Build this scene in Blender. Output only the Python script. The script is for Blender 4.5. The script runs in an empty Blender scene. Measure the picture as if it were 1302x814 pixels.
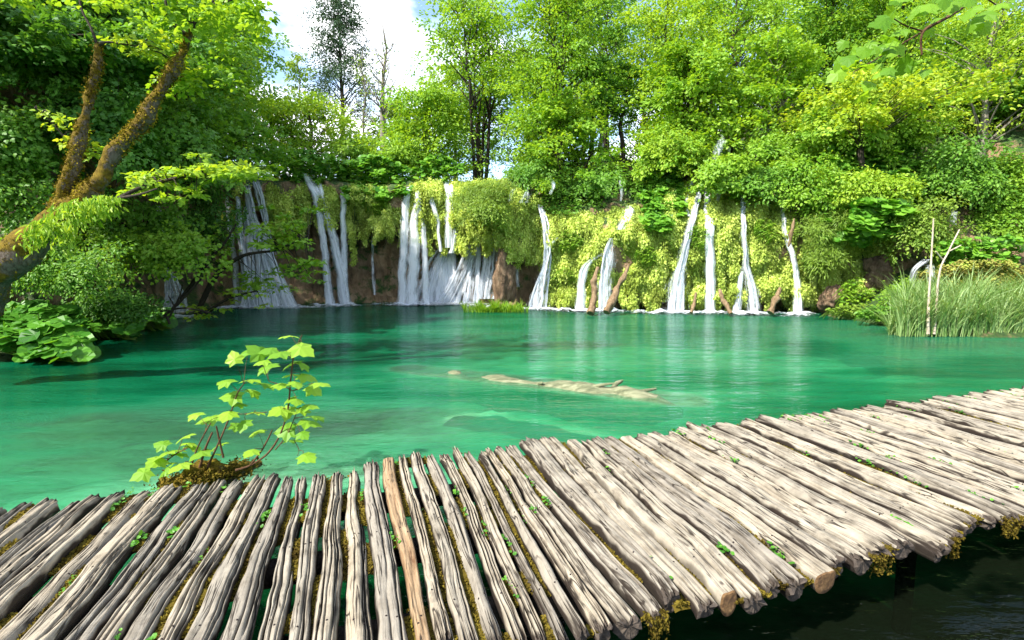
import bpy, math
import numpy as np
from mathutils import Vector
rng = np.random.default_rng(11)
R = math.radians
SC = bpy.context.scene
COL = SC.collection

# ---------------------------------------------------------------- camera
F = 651.0
PITCH = R(7.2)
CAM = np.array([0.0, 0.0, 2.0])
_f = np.array([0, math.cos(PITCH), -math.sin(PITCH)])
_u = np.array([0, math.sin(PITCH), math.cos(PITCH)])
_r = np.array([1.0, 0, 0])
def ray(px, py):
    return _f * F + _r * (px - 651) + _u * (407 - py)
def at(px, py, Y):
    d = ray(px, py); return CAM + d * (Y / d[1])
def atz(px, py, z):
    d = ray(px, py); return CAM + d * ((z - CAM[2]) / d[2])
def px_of(p):
    v = np.asarray(p) - CAM
    w = v @ _f
    return 651 + F * (v @ _r) / w, 407 - F * (v @ _u) / w

cd = bpy.data.cameras.new('camera')
cam = bpy.data.objects.new('camera', cd); COL.objects.link(cam)
cam.location = CAM; cam.rotation_euler = (R(90) - PITCH, 0, 0)
cd.sensor_width = 36; cd.lens = 36 * F / 1302
cd.clip_start = 0.05; cd.clip_end = 2000
SC.camera = cam

# ---------------------------------------------------------------- tagging
def tag(o, label=None, cat=None, group=None, kind=None):
    if label: o['label'] = label
    if cat: o['category'] = cat
    if group: o['group'] = group
    if kind: o['kind'] = kind
    return o
def empty(name, loc, label=None, cat=None, group=None):
    o = bpy.data.objects.new(name, None); COL.objects.link(o)
    o.location = [float(c) for c in loc]; o.empty_display_size = .2
    return tag(o, label, cat, group)

# ---------------------------------------------------------------- noise
class Noise:
    """cheap smooth noise: a sum of randomly turned sinusoids"""
    def __init__(s, dim, n=10, seed=0, octaves=3):
        g = np.random.default_rng(seed)
        s.w = []; 
        for o in range(octaves):
            d = g.normal(size=(n, dim)); d /= np.linalg.norm(d, axis=1)[:, None]
            k = d * (2 ** o) * g.uniform(.6, 1.5, (n, 1)) * 3.0
            s.w.append((k, g.uniform(0, 6.28, n), 0.55 ** o))
    def __call__(s, p):
        p = np.atleast_2d(p); r = 0
        for k, ph, a in s.w:
            r = r + a * np.sin(p @ k.T + ph).mean(1) * 2.2
        return r
N1 = Noise(1, seed=1); N2 = Noise(2, seed=2); N3 = Noise(3, seed=3, octaves=4)
def n1(x, s=0.0): return N1(np.asarray(x, float).reshape(-1, 1) + s * 17.31)

# ---------------------------------------------------------------- mesh builder
class MB:
    def __init__(s): s.v = []; s.l = []; s.t = []; s.var = []; s.uv = []; s.n = 0; s.smooth = []; s.mat = []
    def add(s, verts, faces, var=0.5, uv=None, smooth=True, mat=0):
        verts = np.asarray(verts, np.float32).reshape(-1, 3)
        nv = len(verts)
        if isinstance(faces, np.ndarray):
            nf, k = faces.shape
            s.l.append((faces + s.n).reshape(-1)); s.t.append(np.full(nf, k, np.int32))
        else:
            nf = len(faces)
            s.l.append(np.array([i + s.n for f in faces for i in f], np.int64)); s.t.append(np.array([len(f) for f in faces], np.int32))
        s.v.append(verts)
        s.var.append(np.broadcast_to(np.asarray(var, np.float32), (nf,)))
        s.uv.append(np.zeros((nv, 3), np.float32) if uv is None else np.asarray(uv, np.float32))
        s.smooth.append(np.full(nf, smooth)); s.mat.append(np.full(nf, mat, np.int32))
        s.n += nv
    def build(s, name, mats, parent=None, origin=None):
        V = np.concatenate(s.v); L = np.concatenate(s.l).astype(np.int32); T = np.concatenate(s.t)
        if origin is None and parent is not None: origin = np.array(parent.location)
        if origin is not None: V = V - np.asarray(origin, np.float32)
        me = bpy.data.meshes.new(name)
        me.vertices.add(len(V)); me.vertices.foreach_set('co', V.astype(np.float32).reshape(-1))
        me.loops.add(len(L)); me.loops.foreach_set('vertex_index', L)
        me.polygons.add(len(T))
        st = np.zeros(len(T), np.int32); st[1:] = np.cumsum(T)[:-1]
        me.polygons.foreach_set('loop_start', st); me.polygons.foreach_set('loop_total', T)
        me.polygons.foreach_set('use_smooth', np.concatenate(s.smooth))
        if not isinstance(mats, (list, tuple)): mats = [mats]
        for m in mats: me.materials.append(m)
        if len(mats) > 1: me.polygons.foreach_set('material_index', np.concatenate(s.mat))
        a = me.attributes.new('var', 'FLOAT', 'FACE'); a.data.foreach_set('value', np.concatenate(s.var).astype(np.float32))
        a = me.attributes.new('uvp', 'FLOAT_VECTOR', 'POINT'); a.data.foreach_set('vector', np.concatenate(s.uv).reshape(-1))
        me.update(calc_edges=True)
        o = bpy.data.objects.new(name, me); COL.objects.link(o)
        if parent is not None: o.parent = parent
        elif origin is not None: o.location = [float(c) for c in origin]
        return o

def norm(a): return a / np.maximum(np.linalg.norm(a, axis=-1, keepdims=True), 1e-9)
# leaf templates: (verts (x along, y across, z up), faces)
def _fan(pts, c):
    pts = [c] + pts; n = len(pts) - 1
    return np.array(pts, float), np.array([[0, i + 1, (i + 1) % n + 1] for i in range(n)])
TEMPL = {
 'diamond': (np.array([(0, 0, 0), (.5, .33, .07), (1, 0, -.06), (.5, -.33, .07)], float), np.array([[0, 3, 2, 1]])),
 'ovate': (np.array([(0, 0, 0), (.3, .27, .07), (.7, .24, .04), (1, 0, -.08), (.7, -.24, .04), (.3, -.27, .07)], float), np.array([[3, 2, 1, 0], [3, 0, 5, 4]])),
 'blade': (np.array([(0, .06, 0), (.5, .05, .06), (1, 0, -.08), (.5, -.05, .06), (0, -.06, 0)], float), np.array([[0, 1, 3, 4], [1, 2, 3, 3]])),
}
TEMPL['blade'] = (TEMPL['blade'][0][[0, 1, 2, 3, 4]], np.array([[4, 3, 1, 0]])), 
TEMPL['blade'] = (np.array([(0, .07, 0), (.55, .07, .05), (1, 0, -.1), (.55, -.07, .05), (0, -.07, 0)], float), np.array([[4, 3, 2, 1, 0]]))
_half = [(.0, .05, 0), (-.08, .40, -.12), (.13, .36, -.05), (.34, .58, -.17), (.47, .46, -.09), (.53, .33, -.05), (.72, .31, -.09), (.82, .17, -.08)]
_m = _half + [(1.02, 0, -.14)] + [(x, -y, z) for x, y, z in _half[::-1]]
TEMPL['maple'] = _fan(_m, (.30, 0, 0.03))
_m2 = [(0, 0, 0), (0, .36, -.06), (.33, .52, -.08), (.5, .26, -.02), (.75, .25, -.05), (1, 0, -.1), (.75, -.25, -.05), (.5, -.26, -.02), (.33, -.52, -.08), (0, -.36, -.06)]
TEMPL['lobed'] = _fan(_m2, (.35, 0, 0.03))
_rr = [(.42 + .55 * math.cos(a), .55 * math.sin(a), (.05 if k % 2 else -.03)) for k, a in enumerate(np.linspace(-2.7, 2.7, 10))]
TEMPL['round'] = _fan(_rr, (.22, 0, -.07))
_rr = [(.42 + .55 * math.cos(a), .55 * math.sin(a), (.05 if k % 2 else -.03)) for k, a in enumerate(np.linspace(-2.6, 2.6, 6))]
TEMPL['disc'] = _fan(_rr, (.22, 0, -.05))

def leaves(mb, pos, axis, nor, size, shape='diamond', var=None, mat=0, width=1.0):
    n = len(pos)
    if n == 0: return
    T, Fc = TEMPL[shape]
    x = norm(np.asarray(axis, float)); z = np.asarray(nor, float)
    y = norm(np.cross(z, x)); z = np.cross(x, y)
    size = np.broadcast_to(np.asarray(size, float), (n,))[:, None, None]
    V = (T[None, :, 0:1] * x[:, None, :] + T[None, :, 1:2] * y[:, None, :] * width + T[None, :, 2:3] * z[:, None, :]) * size + np.asarray(pos)[:, None, :]
    k = len(T); Ff = (Fc[None] + (np.arange(n) * k)[:, None, None]).reshape(-1, Fc.shape[1])
    if var is None: var = rng.uniform(0, 1, n)
    mb.add(V.reshape(-1, 3), Ff, var=np.repeat(var, len(Fc)), smooth=False, mat=mat)

def sprays(mb, C, rad, per, size, shape='diamond', droop=.25, tilt=.45, flat=.12, dirs=None, nor=None, varc=None, mat=0):
    """flat, layered sprays of leaves, as beeches and maples carry them"""
    C = np.asarray(C, float); m = len(C)
    rad = np.broadcast_to(np.asarray(rad, float), (m,))
    idx = np.repeat(np.arange(m), per); n = len(idx)
    r = rad[idx] * np.sqrt(rng.uniform(0, 1, n)); a = rng.uniform(0, 6.283, n)
    d = np.stack([np.cos(a), np.sin(a), np.zeros(n)], 1)
    if dirs is None: dirs = norm(np.concatenate([rng.normal(size=(m, 2)), np.zeros((m, 1))], 1))
    D = dirs[idx]; S = np.stack([-D[:, 1], D[:, 0], np.zeros(n)], 1)
    lx = np.cos(a) * 1.35; ly = np.sin(a) * .75
    if nor is None:
        nor = np.array([0, 0, 1.]) + rng.normal(0, .22, (m, 3))
    nr = norm(nor)[idx]
    off = (D * lx[:, None] + S * ly[:, None]) * r[:, None]
    off = off - nr * (off * nr).sum(1)[:, None]
    off[:, 2] += -droop * (r ** 2) / rad[idx] + rng.normal(0, 1, n) * flat * rad[idx]
    P = C[idx] + off
    ax = norm(off + rng.normal(0, .5, (n, 3)) * rad[idx][:, None] * .6 + D * .2 * rad[idx][:, None]); ax[:, 2] -= .15
    nn = nr + rng.normal(0, tilt, (n, 3))
    base = rng.uniform(0, 1, m) if varc is None else varc
    var = np.clip(base[idx] * .6 + rng.uniform(0, .4, n), 0, 1)
    sz = size * rng.uniform(.65, 1.25, n)
    leaves(mb, P, ax, nn, sz, shape, var, mat)

def tube(mb, P, rad, ns=8, rough=0.0, cap=True, var=.5, mat=0, seed=0, sub=0, uvs=1.0):
    P = np.asarray(P, float); rad = np.broadcast_to(np.asarray(rad, float), (len(P),))
    if sub:
        t = np.linspace(0, len(P) - 1, (len(P) - 1) * sub + 1)
        P, rad = catmull(P, t), np.interp(t, np.arange(len(rad)), rad)
    n = len(P)
    T = norm(np.gradient(P, axis=0))
    ref = np.array([.13, .21, 1.]) if abs(T[:, 2].mean()) < .8 else np.array([1., .2, .1])
    X = norm(np.cross(T, ref)); Y = np.cross(T, X)
    a = np.linspace(0, 2 * math.pi, ns, endpoint=False)
    rr = rad[:, None] * np.ones(ns)
    V = P[:, None] + (X[:, None] * np.cos(a)[None, :, None] + Y[:, None] * np.sin(a)[None, :, None]) * rr[..., None]
    if rough:
        q = N3(V.reshape(-1, 3) / max(rad.max() * 1.6, .02) + seed).reshape(n, ns)
        V = P[:, None] + (V - P[:, None]) * (1 + rough * q)[..., None]
    L = np.concatenate([[0], np.cumsum(np.linalg.norm(np.diff(P, axis=0), axis=1))])
    uv = np.stack([np.cos(a)[None] * rad[:, None] * uvs, np.sin(a)[None] * rad[:, None], np.repeat(L[:, None], ns, 1)], -1)
    i = np.arange(n - 1)[:, None] * ns; j = np.arange(ns)[None]; j2 = (j + 1) % ns
    Fq = np.stack([i + j, i + j2, i + ns + j2, i + ns + j], -1).reshape(-1, 4)
    mb.add(V.reshape(-1, 3), Fq, var=var, uv=uv.reshape(-1, 3), mat=mat)
    if cap:
        for e, s in ((0, 1), (n - 1, -1)):
            ring = V[e]; c = P[e][None]
            fs = np.array([[ns, (k + 1) % ns, k] if s == 1 else [ns, k, (k + 1) % ns] for k in range(ns)])
            mb.add(np.concatenate([ring, c]), fs, var=var, uv=np.concatenate([uv[e], uv[e].mean(0)[None]]), mat=mat, smooth=False)

def catmull(P, t):
    P = np.asarray(P, float); n = len(P)
    i = np.clip(np.floor(t).astype(int), 0, n - 2); f = (t - i)[:, None]
    p0 = P[np.clip(i - 1, 0, n - 1)]; p1 = P[i]; p2 = P[i + 1]; p3 = P[np.clip(i + 2, 0, n - 1)]
    return .5 * ((2 * p1) + (-p0 + p2) * f + (2 * p0 - 5 * p1 + 4 * p2 - p3) * f ** 2 + (-p0 + 3 * p1 - 3 * p2 + p3) * f ** 3)

def gridfaces(a, b):
    i = np.arange(a - 1)[:, None] * b; j = np.arange(b - 1)[None]
    return np.stack([i + j, i + j + 1, i + b + j + 1, i + b + j], -1).reshape(-1, 4)

# ---------------------------------------------------------------- materials
class NT:
    def __init__(s, name):
        s.m = bpy.data.materials.new(name); s.m.use_nodes = True
        s.nt = s.m.node_tree; s.nt.nodes.clear()
        s.out = s.nt.nodes.new('ShaderNodeOutputMaterial')
    def n(s, t, **k):
        nd = s.nt.nodes.new('ShaderNode' + t)
        ins = k.pop('ins', {})
        for a, b in k.items(): setattr(nd, a, b)
        for a, b in ins.items(): s.set(nd, a, b)
        return nd
    def set(s, nd, a, b):
        i = nd.inputs[a]
        if isinstance(b, bpy.types.NodeSocket): s.nt.links.new(b, i)
        else: i.default_value = b
    def attr(s, name, out='Fac'): return s.n('Attribute', attribute_name=name).outputs[out]
    def noise(s, vec, scale=5, detail=4, rough=.6, out='Fac', dist=0.0):
        nd = s.n('TexNoise'); s.set(nd, 'Scale', scale); s.set(nd, 'Detail', detail); s.set(nd, 'Roughness', rough); s.set(nd, 'Distortion', dist)
        if vec is not None: s.set(nd, 'Vector', vec)
        return nd.outputs[out]
    def obj(s): return s.n('TexCoord').outputs['Object']
    def geo(s, o='Position'): return s.n('NewGeometry').outputs[o]
    def scale(s, vec, sc):
        m = s.n('Mapping'); s.set(m, 'Vector', vec); s.set(m, 'Scale', sc); return m.outputs[0]
    def ramp(s, fac, stops, interp='LINEAR'):
        r = s.n('ValToRGB'); r.color_ramp.interpolation = interp
        while len(r.color_ramp.elements) < len(stops): r.color_ramp.elements.new(.5)
        for e, (p, c) in zip(r.color_ramp.elements, stops):
            e.position = p; e.color = (c[0], c[1], c[2], 1) if not np.isscalar(c) else (c, c, c, 1)
        s.set(r, 'Fac', fac); return r.outputs[0]
    def mix(s, fac, a, b, typ='MIX'):
        m = s.n('Mix', data_type='RGBA', blend_type=typ)
        s.set(m, 0, fac)
        for k, c in ((6, a), (7, b)):
            s.set(m, k, c if isinstance(c, bpy.types.NodeSocket) else (c[0], c[1], c[2], 1))
        return m.outputs[2]
    def math(s, op, a, b=0.0, clamp=False):
        m = s.n('Math', operation=op, use_clamp=clamp); s.set(m, 0, a); s.set(m, 1, b); return m.outputs[0]
    def bump(s, h, strength=.5, dist=.02, nor=None):
        b = s.n('Bump'); s.set(b, 'Strength', strength); s.set(b, 'Distance', dist); s.set(b, 'Height', h)
        if nor is not None: s.set(b, 'Normal', nor)
        return b.outputs[0]
    def done(s, sh): s.nt.links.new(sh, s.out.inputs[0]); return s.m

def leafmat(name, c0, c1, trans=.42, rough=.5, spec=.35, tcol=None, mid=None):
    t = NT(name)
    v = t.attr('var')
    col = t.ramp(v, [(0, c0), (1, c1)] if mid is None else [(0, c0), (.35, mid), (1, c1)])
    p = t.n('BsdfPrincipled', ins={'Base Color': col, 'Roughness': rough, 'Specular IOR Level': spec})
    tc = t.mix(1.0, col, tcol or (1.7, 1.45, .55), 'MULTIPLY')
    tr = t.n('BsdfTranslucent', ins={'Color': tc})
    m = t.n('MixShader', ins={0: trans, 1: p.outputs[0], 2: tr.outputs[0]})
    return t.done(m.outputs[0])
LEAF = {
 'lime': leafmat('lime_green_leaves', (.16, .33, .018), (.38, .52, .045)),
 'butter': leafmat('mid_green_round_leaves', (.035, .15, .012), (.13, .34, .03), rough=.42, trans=.35),
 'maple': leafmat('green_maple_leaves', (.10, .25, .012), (.24, .44, .03), trans=.55),
 'orange': leafmat('orange_brown_moss', (.05, .035, .004), (.34, .26, .02), trans=.12, rough=.9, spec=.05, tcol=(1, 1, .6)),
 'bright': leafmat('bright_green_leaves', (.11, .27, .016), (.30, .47, .04)),
 'yellow': leafmat('yellow_green_leaves', (.20, .37, .022), (.44, .53, .05)),
 'mid': leafmat('mid_green_leaves', (.08, .22, .022), (.20, .38, .04)),
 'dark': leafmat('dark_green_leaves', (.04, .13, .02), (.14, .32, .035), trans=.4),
 'olive': leafmat('olive_green_leaves', (.12, .23, .025), (.28, .40, .055)),
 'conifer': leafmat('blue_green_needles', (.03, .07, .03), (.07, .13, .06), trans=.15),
 'broad': leafmat('broad_green_leaves', (.06, .22, .02), (.22, .44, .045), rough=.4, spec=.4),
 'moss': leafmat('yellow_green_moss', (.22, .28, .05), (.66, .76, .22), mid=(.38, .50, .09), trans=.35, rough=.8, spec=.1),
 'reed': leafmat('grey_green_reed', (.12, .25, .05), (.36, .48, .2), trans=.3, rough=.45),
 'ochre': leafmat('ochre_moss', (.045, .03, .006), (.17, .13, .018), trans=.12, rough=.9, spec=.05, tcol=(1, 1, .6)),
 'rusty': leafmat('rusty_scrub', (.14, .19, .035), (.38, .44, .09), mid=(.24, .20, .055), trans=.3, rough=.8, spec=.1),
}
def barkmat(name, c0, c1, mosscol=None, moss=0.0, sc=1.0):
    t = NT(name); P = t.geo()
    f = t.noise(t.scale(P, (9 * sc, 9 * sc, 2.2 * sc)), 2, 6, .65)
    col = t.ramp(f, [(.3, c0), (.7, c1)])
    h = f
    if moss:
        g = t.noise(P, 2.6 * sc, 6, .7)
        nz = t.n('SeparateXYZ', ins={0: t.geo('Normal')}).outputs
        up = t.math('ADD', t.math('MULTIPLY', nz[2], .18), t.math('MULTIPLY', nz[0], -.12))
        k = t.ramp(t.math('ADD', g, up), [(moss - .04, 0.0), (moss + .05, 1.0)])
        mc = t.ramp(t.noise(P, 14 * sc, 4), [(.25, mosscol[0]), (.75, mosscol[1])])
        col = t.mix(k, col, mc)
        h = t.math('ADD', t.math('MULTIPLY', k, .7), t.noise(P, 30 * sc, 5, .8))
    p = t.n('BsdfPrincipled', ins={'Base Color': col, 'Roughness': .85, 'Specular IOR Level': .2, 'Normal': t.bump(h, .9, .03 / sc)})
    return t.done(p.outputs[0])
BARK = {
 'dark': barkmat('dark_bark', (.02, .016, .012), (.07, .055, .04)),
 'grey': barkmat('grey_bark', (.12, .10, .08), (.3, .27, .22)),
 'mossy': barkmat('moss_covered_bark', (.05, .03, .02), (.22, .18, .14), ((.05, .03, .003), (.22, .15, .010)), .40, 1.5),
 'dead': barkmat('bleached_dead_wood', (.28, .22, .15), (.6, .52, .4)),
 'brown': barkmat('brown_dead_wood', (.09, .05, .025), (.30, .21, .12)),
 'twig': barkmat('brown_twig', (.05, .025, .012), (.14, .07, .035)),
}
# ================================================================ sky, sun, world
SUN_EL = R(47); SUN_AZ = np.array([-0.80, -0.60]); SUN_AZ = SUN_AZ / np.linalg.norm(SUN_AZ)
sund = np.array([SUN_AZ[0] * math.cos(SUN_EL), SUN_AZ[1] * math.cos(SUN_EL), math.sin(SUN_EL)])
w = bpy.data.worlds.new('World'); SC.world = w; w.use_nodes = True
nt = w.node_tree; nt.nodes.clear()
def wn(t, **k):
    nd = nt.nodes.new('ShaderNode' + t)
    for a, b in k.items(): setattr(nd, a, b)
    return nd
sky = wn('TexSky', sky_type='NISHITA', sun_disc=False, sun_elevation=SUN_EL,
         sun_rotation=math.atan2(SUN_AZ[0], SUN_AZ[1]), altitude=500, air_density=1.0, dust_density=.6, ozone_density=1.2)
tc = wn('TexCoord'); mp = wn('Mapping'); nt.links.new(tc.outputs['Generated'], mp.inputs[0])
mp.inputs['Scale'].default_value = (1.0, 1.0, 2.2); mp.inputs['Location'].default_value = (3.1, .4, 1.7)
no = wn('TexNoise'); no.inputs['Scale'].default_value = 2.6; no.inputs['Detail'].default_value = 8; no.inputs['Roughness'].default_value = .55
nt.links.new(mp.outputs[0], no.inputs['Vector'])
rp = wn('ValToRGB'); rp.color_ramp.elements[0].position = .50; rp.color_ramp.elements[1].position = .64
nt.links.new(no.outputs['Fac'], rp.inputs[0])
mx = wn('Mix', data_type='RGBA'); nt.links.new(rp.outputs[0], mx.inputs[0]); nt.links.new(sky.outputs[0], mx.inputs[6])
mx.inputs[7].default_value = (7.0, 7.1, 7.3, 1)
bg = wn('Background'); bg.inputs['Strength'].default_value = .145
nt.links.new(mx.outputs[2], bg.inputs['Color'])
ow = wn('OutputWorld'); nt.links.new(bg.outputs[0], ow.inputs[0])
ld = bpy.data.lights.new('sun', 'SUN'); ld.energy = 4.2; ld.angle = R(1.0); ld.color = (1, .95, .86)
sun = bpy.data.objects.new('sun', ld); COL.objects.link(sun)
sun.rotation_euler = Vector(-sund).to_track_quat('-Z', 'Y').to_euler()
sun.location = (-20, -10, 30)
vs = SC.view_settings; vs.view_transform = 'Standard'; vs.look = 'None'; vs.gamma = 1; vs.exposure = 1.42
cy = SC.cycles
cy.max_bounces = 7; cy.diffuse_bounces = 3; cy.glossy_bounces = 2; cy.transmission_bounces = 5; cy.transparent_max_bounces = 14
cy.caustics_reflective = False; cy.caustics_refractive = False

# ================================================================ terrain ribbon round the pool
LEFT = [(-.8, -2.6), (0, -.5), (.2, 0), (.8, .8), (1.6, 2.4), (2.3, 4.2), (3.0, 6.2), (4.2, 8), (6, 9.5), (9, 11), (15, 12), (45, 14)]
LOW = [(-.8, -2.6), (0, -.5), (.2, 0), (.8, .5), (1.6, 1.0), (2.6, 2.2), (3.6, 4), (5, 6), (7, 7.5), (10, 9), (15, 11), (45, 14)]
CAVE = [(.6, -2.6), (.8, -.5), (.95, 0.0), (1.1, 1.1), (1.4, 2.2), (1.2, 3.1), (.4, 3.7), (.15, 4.4), (.8, 4.8), (3, 5.1), (8, 5.5), (45, 8)]
FULL = [(.9, -2.6), (1.2, -.5), (1.5, 0), (1.3, .7), (.7, 1.7), (.8, 3.0), (1.3, 3.5), (1.8, 4.0), (2.6, 4.5), (4.5, 5.2), (9, 6.5), (45, 10)]
RIGHT = [(-.8, -2.6), (0, -.5), (.3, 0), (.6, .9), (1.0, 2), (1.5, 3.2), (2.3, 4.4), (3.4, 5.6), (5, 7), (8, 8.5), (14, 11), (45, 16)]
CP = [((-16, -6), (-1, -.3), LOW), ((-12, 2), (-1, -.1), LOW), ((-10.6, 8), (-1, .1), LOW), ((-10.0, 10.5), (-1, .1), LOW),
      ((-10.0, 12.8), (-1, .15), LEFT), ((-10.6, 15.4), (-1, .2), LEFT), ((-11.2, 18), (-.9, .5), LEFT), ((-10.4, 19.7), (-.5, .85), CAVE),
      ((-7.5, 20.6), (0, 1), CAVE), ((-4, 20.8), (0, 1), CAVE), ((-1.5, 20.2), (0, 1), CAVE), ((0, 19.5), (0, 1), CAVE), ((1.4, 18.9), (0, 1), FULL), ((3, 18.4), (0, 1), FULL),
      ((6, 17.8), (0, 1), FULL), ((9.6, 17.3), (.1, 1), FULL), ((12, 16.6), (.3, .95), RIGHT), ((14.4, 15), (.6, .8), RIGHT),
      ((18, 12), (.8, .6), RIGHT), ((24, 6), (1, .2), RIGHT), ((28, -6), (1, 0), RIGHT)]
NU, NV = 640, 110
tt = np.linspace(0, len(CP) - 1, NU)
B = catmull(np.array([(c[0][0], c[0][1], 0) for c in CP], float), tt)
D = norm(catmull(np.array([(c[1][0], c[1][1], 0) for c in CP], float), tt))
TAB = np.array([c[2] for c in CP], float)           # (n,12,2)
i0 = np.clip(tt.astype(int), 0, len(CP) - 2); ff = (tt - i0)[:, None, None]; ff = ff * ff * (3 - 2 * ff)
TB = TAB[i0] * (1 - ff) + TAB[i0 + 1] * ff           # (NU,12,2)
kv = np.concatenate([np.linspace(0, 9, 84, endpoint=False), np.linspace(9, 11, 26)])
OZ = np.stack([catmull(np.concatenate([TB[u], np.zeros((12, 1))], 1), kv)[:, :2] for u in range(NU)])
P = B[:, None] + D[:, None] * OZ[..., 0:1]; P[..., 2] = OZ[..., 1]
q = P.reshape(-1, 3)
amp = np.interp(kv, [0, 2, 3, 8, 11], [.15, .15, .35, .45, .8])
nse = (N3(q * .55) * .9 + N3(q * 1.9 + 9) * .35 + N3(q * 5 + 3) * .12).reshape(NU, NV)
P = P + D[:, None] * (nse * amp)[..., None]
P[..., 2] += np.where(kv > 7.2, N3(q * .3 + 5).reshape(NU, NV) * .35, 0)
TERR = P
t = NT('travertine_cliff'); pos = t.geo(); nz = t.n('SeparateXYZ', ins={0: t.geo('Normal')}).outputs[2]
f1 = t.noise(t.scale(pos, (1.6, 1.6, .7)), 1.3, 8, .65, dist=.6)
rock = t.ramp(f1, [(.3, (.08, .05, .03)), (.43, (.36, .22, .115)), (.58, (.55, .36, .2)), (.78, (.68, .56, .42))])
wet = t.noise(pos, .5, 3); rock = t.mix(t.ramp(wet, [(.45, 0.0), (.66, .7)]), rock, (.03, .03, .02))
gr = t.noise(pos, 3.0, 6, .7)
grn = t.ramp(t.noise(pos, 9, 4), [(.3, (.02, .06, .012)), (.7, (.08, .16, .02))])
k = t.ramp(t.math('ADD', t.math('MULTIPLY', nz, .35), gr), [(.56, 0.0), (.72, 1.0)])
col = t.mix(k, rock, grn)
hb = t.math('ADD', t.math('MULTIPLY', f1, 2.0), t.noise(t.scale(pos, (3, 3, 1.2)), 3, 8, .75))
pr = t.n('BsdfPrincipled', ins={'Base Color': col, 'Roughness': .75, 'Normal': t.bump(hb, 1.0, .18)})
M_CLIFF = t.done(pr.outputs[0])
mb = MB(); mb.add(P.reshape(-1, 3), gridfaces(NU, NV)[:, ::-1])
o = mb.build('cliff', M_CLIFF); tag(o, kind='structure')

# helper lookups on the terrain
TP = TERR[:, 60:].reshape(-1, 3)
def ground(x, y):
    d = (TP[:, 0] - x) ** 2 + (TP[:, 1] - y) ** 2
    return float(TP[np.argmin(d), 2])
_bp = np.array([px_of((b[0], b[1], 0)) for b in B[B[:, 1] > 15]])
_bB = B[B[:, 1] > 15]
def bankY(px):
    return np.interp(px, _bp[:, 0], _bB[:, 1])
def fY(px, py=None, z=None):
    """depth of the waterfall face under pixel column px at height z"""
    Yb = bankY(px)
    if z is None: z = at(px, py, Yb)[2]
    u = int(np.argmin(np.abs(_bp[:, 0] - px) )) + int(np.argmax(B[:, 1] > 15))
    u = min(u, NU - 1)
    off = np.interp(z, OZ[u, 15:75, 1], OZ[u, 15:75, 0]) if True else 0
    # profile may overhang: interpolate along increasing z is fine because z rises monotonically
    return Yb + off

# ================================================================ pool bed + water
def beddepth(x, y):
    d = 2.3 + .25 * N2(np.stack([x, y], -1).reshape(-1, 2) * .35).reshape(x.shape)
    def g(cx, cy, rx, ry, a, rot=0):
        c, s = math.cos(rot), math.sin(rot)
        dx = (x - cx) * c + (y - cy) * s; dy = -(x - cx) * s + (y - cy) * c
        return a * np.exp(-((dx / rx) ** 2 + (dy / ry) ** 2))
    d = d - g(-3.0, 5.0, 4.6, 2.0, 2.1, .2) - g(-4.5, 6.3, 2.6, .8, .7, .1) - g(.8, 11.4, 3.2, 3.0, 1.75) - g(4.5, 9.5, 3, 1.5, .7) - g(9.0, 13.5, 4.0, 2.2, 1.5, -.3) - g(7, 9.5, 3, .9, .6, .3)
    d = d - g(1.5, 15.5, 9, 1.2, .7) - g(11, 11, 4, 1.2, 1.1)
    d = d - .35 * np.clip(N2(np.stack([x * .5, y * 1.1], -1).reshape(-1, 2) + 4).reshape(x.shape), -.5, 1)
    return .32 + .3 * np.logaddexp((d - .45) / .3, 0)
xs = np.linspace(-16, 30, 231); ys = np.linspace(-8, 23, 187)
X, Yg = np.meshgrid(xs, ys, indexing='ij')
Z = -(.7 + .3 * beddepth(X, Yg)) + .04 * N2(np.stack([X, Yg], -1).reshape(-1, 2) * 2).reshape(X.shape)
t = NT('pale_lake_bed'); pos = t.geo()
c = t.ramp(t.noise(t.scale(pos, (1, 2.2, 1)), 1.2, 7, .65), [(.33, (.2, .2, .12)), (.5, (.5, .48, .34)), (.7, (.68, .66, .5))])
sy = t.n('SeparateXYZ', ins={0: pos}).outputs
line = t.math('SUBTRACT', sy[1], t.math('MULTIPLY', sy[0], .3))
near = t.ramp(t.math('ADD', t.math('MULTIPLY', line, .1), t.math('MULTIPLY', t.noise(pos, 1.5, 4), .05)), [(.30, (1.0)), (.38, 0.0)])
bed_shade = t.ramp(t.noise(pos, 4, 6, .7), [(.35, (.008, .010, .004)), (.65, (.035, .032, .014))])  # near bed painted almost black, standing in for the shade around the boardwalk
c = t.mix(near, c, bed_shade)
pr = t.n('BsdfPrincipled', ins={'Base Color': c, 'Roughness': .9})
M_BED = t.done(pr.outputs[0])
mb = MB(); mb.add(np.stack([X, Yg, Z], -1).reshape(-1, 3), gridfaces(len(xs), len(ys))[:, ::-1]); tag(mb.build('lake_bed', M_BED), kind='structure')

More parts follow.
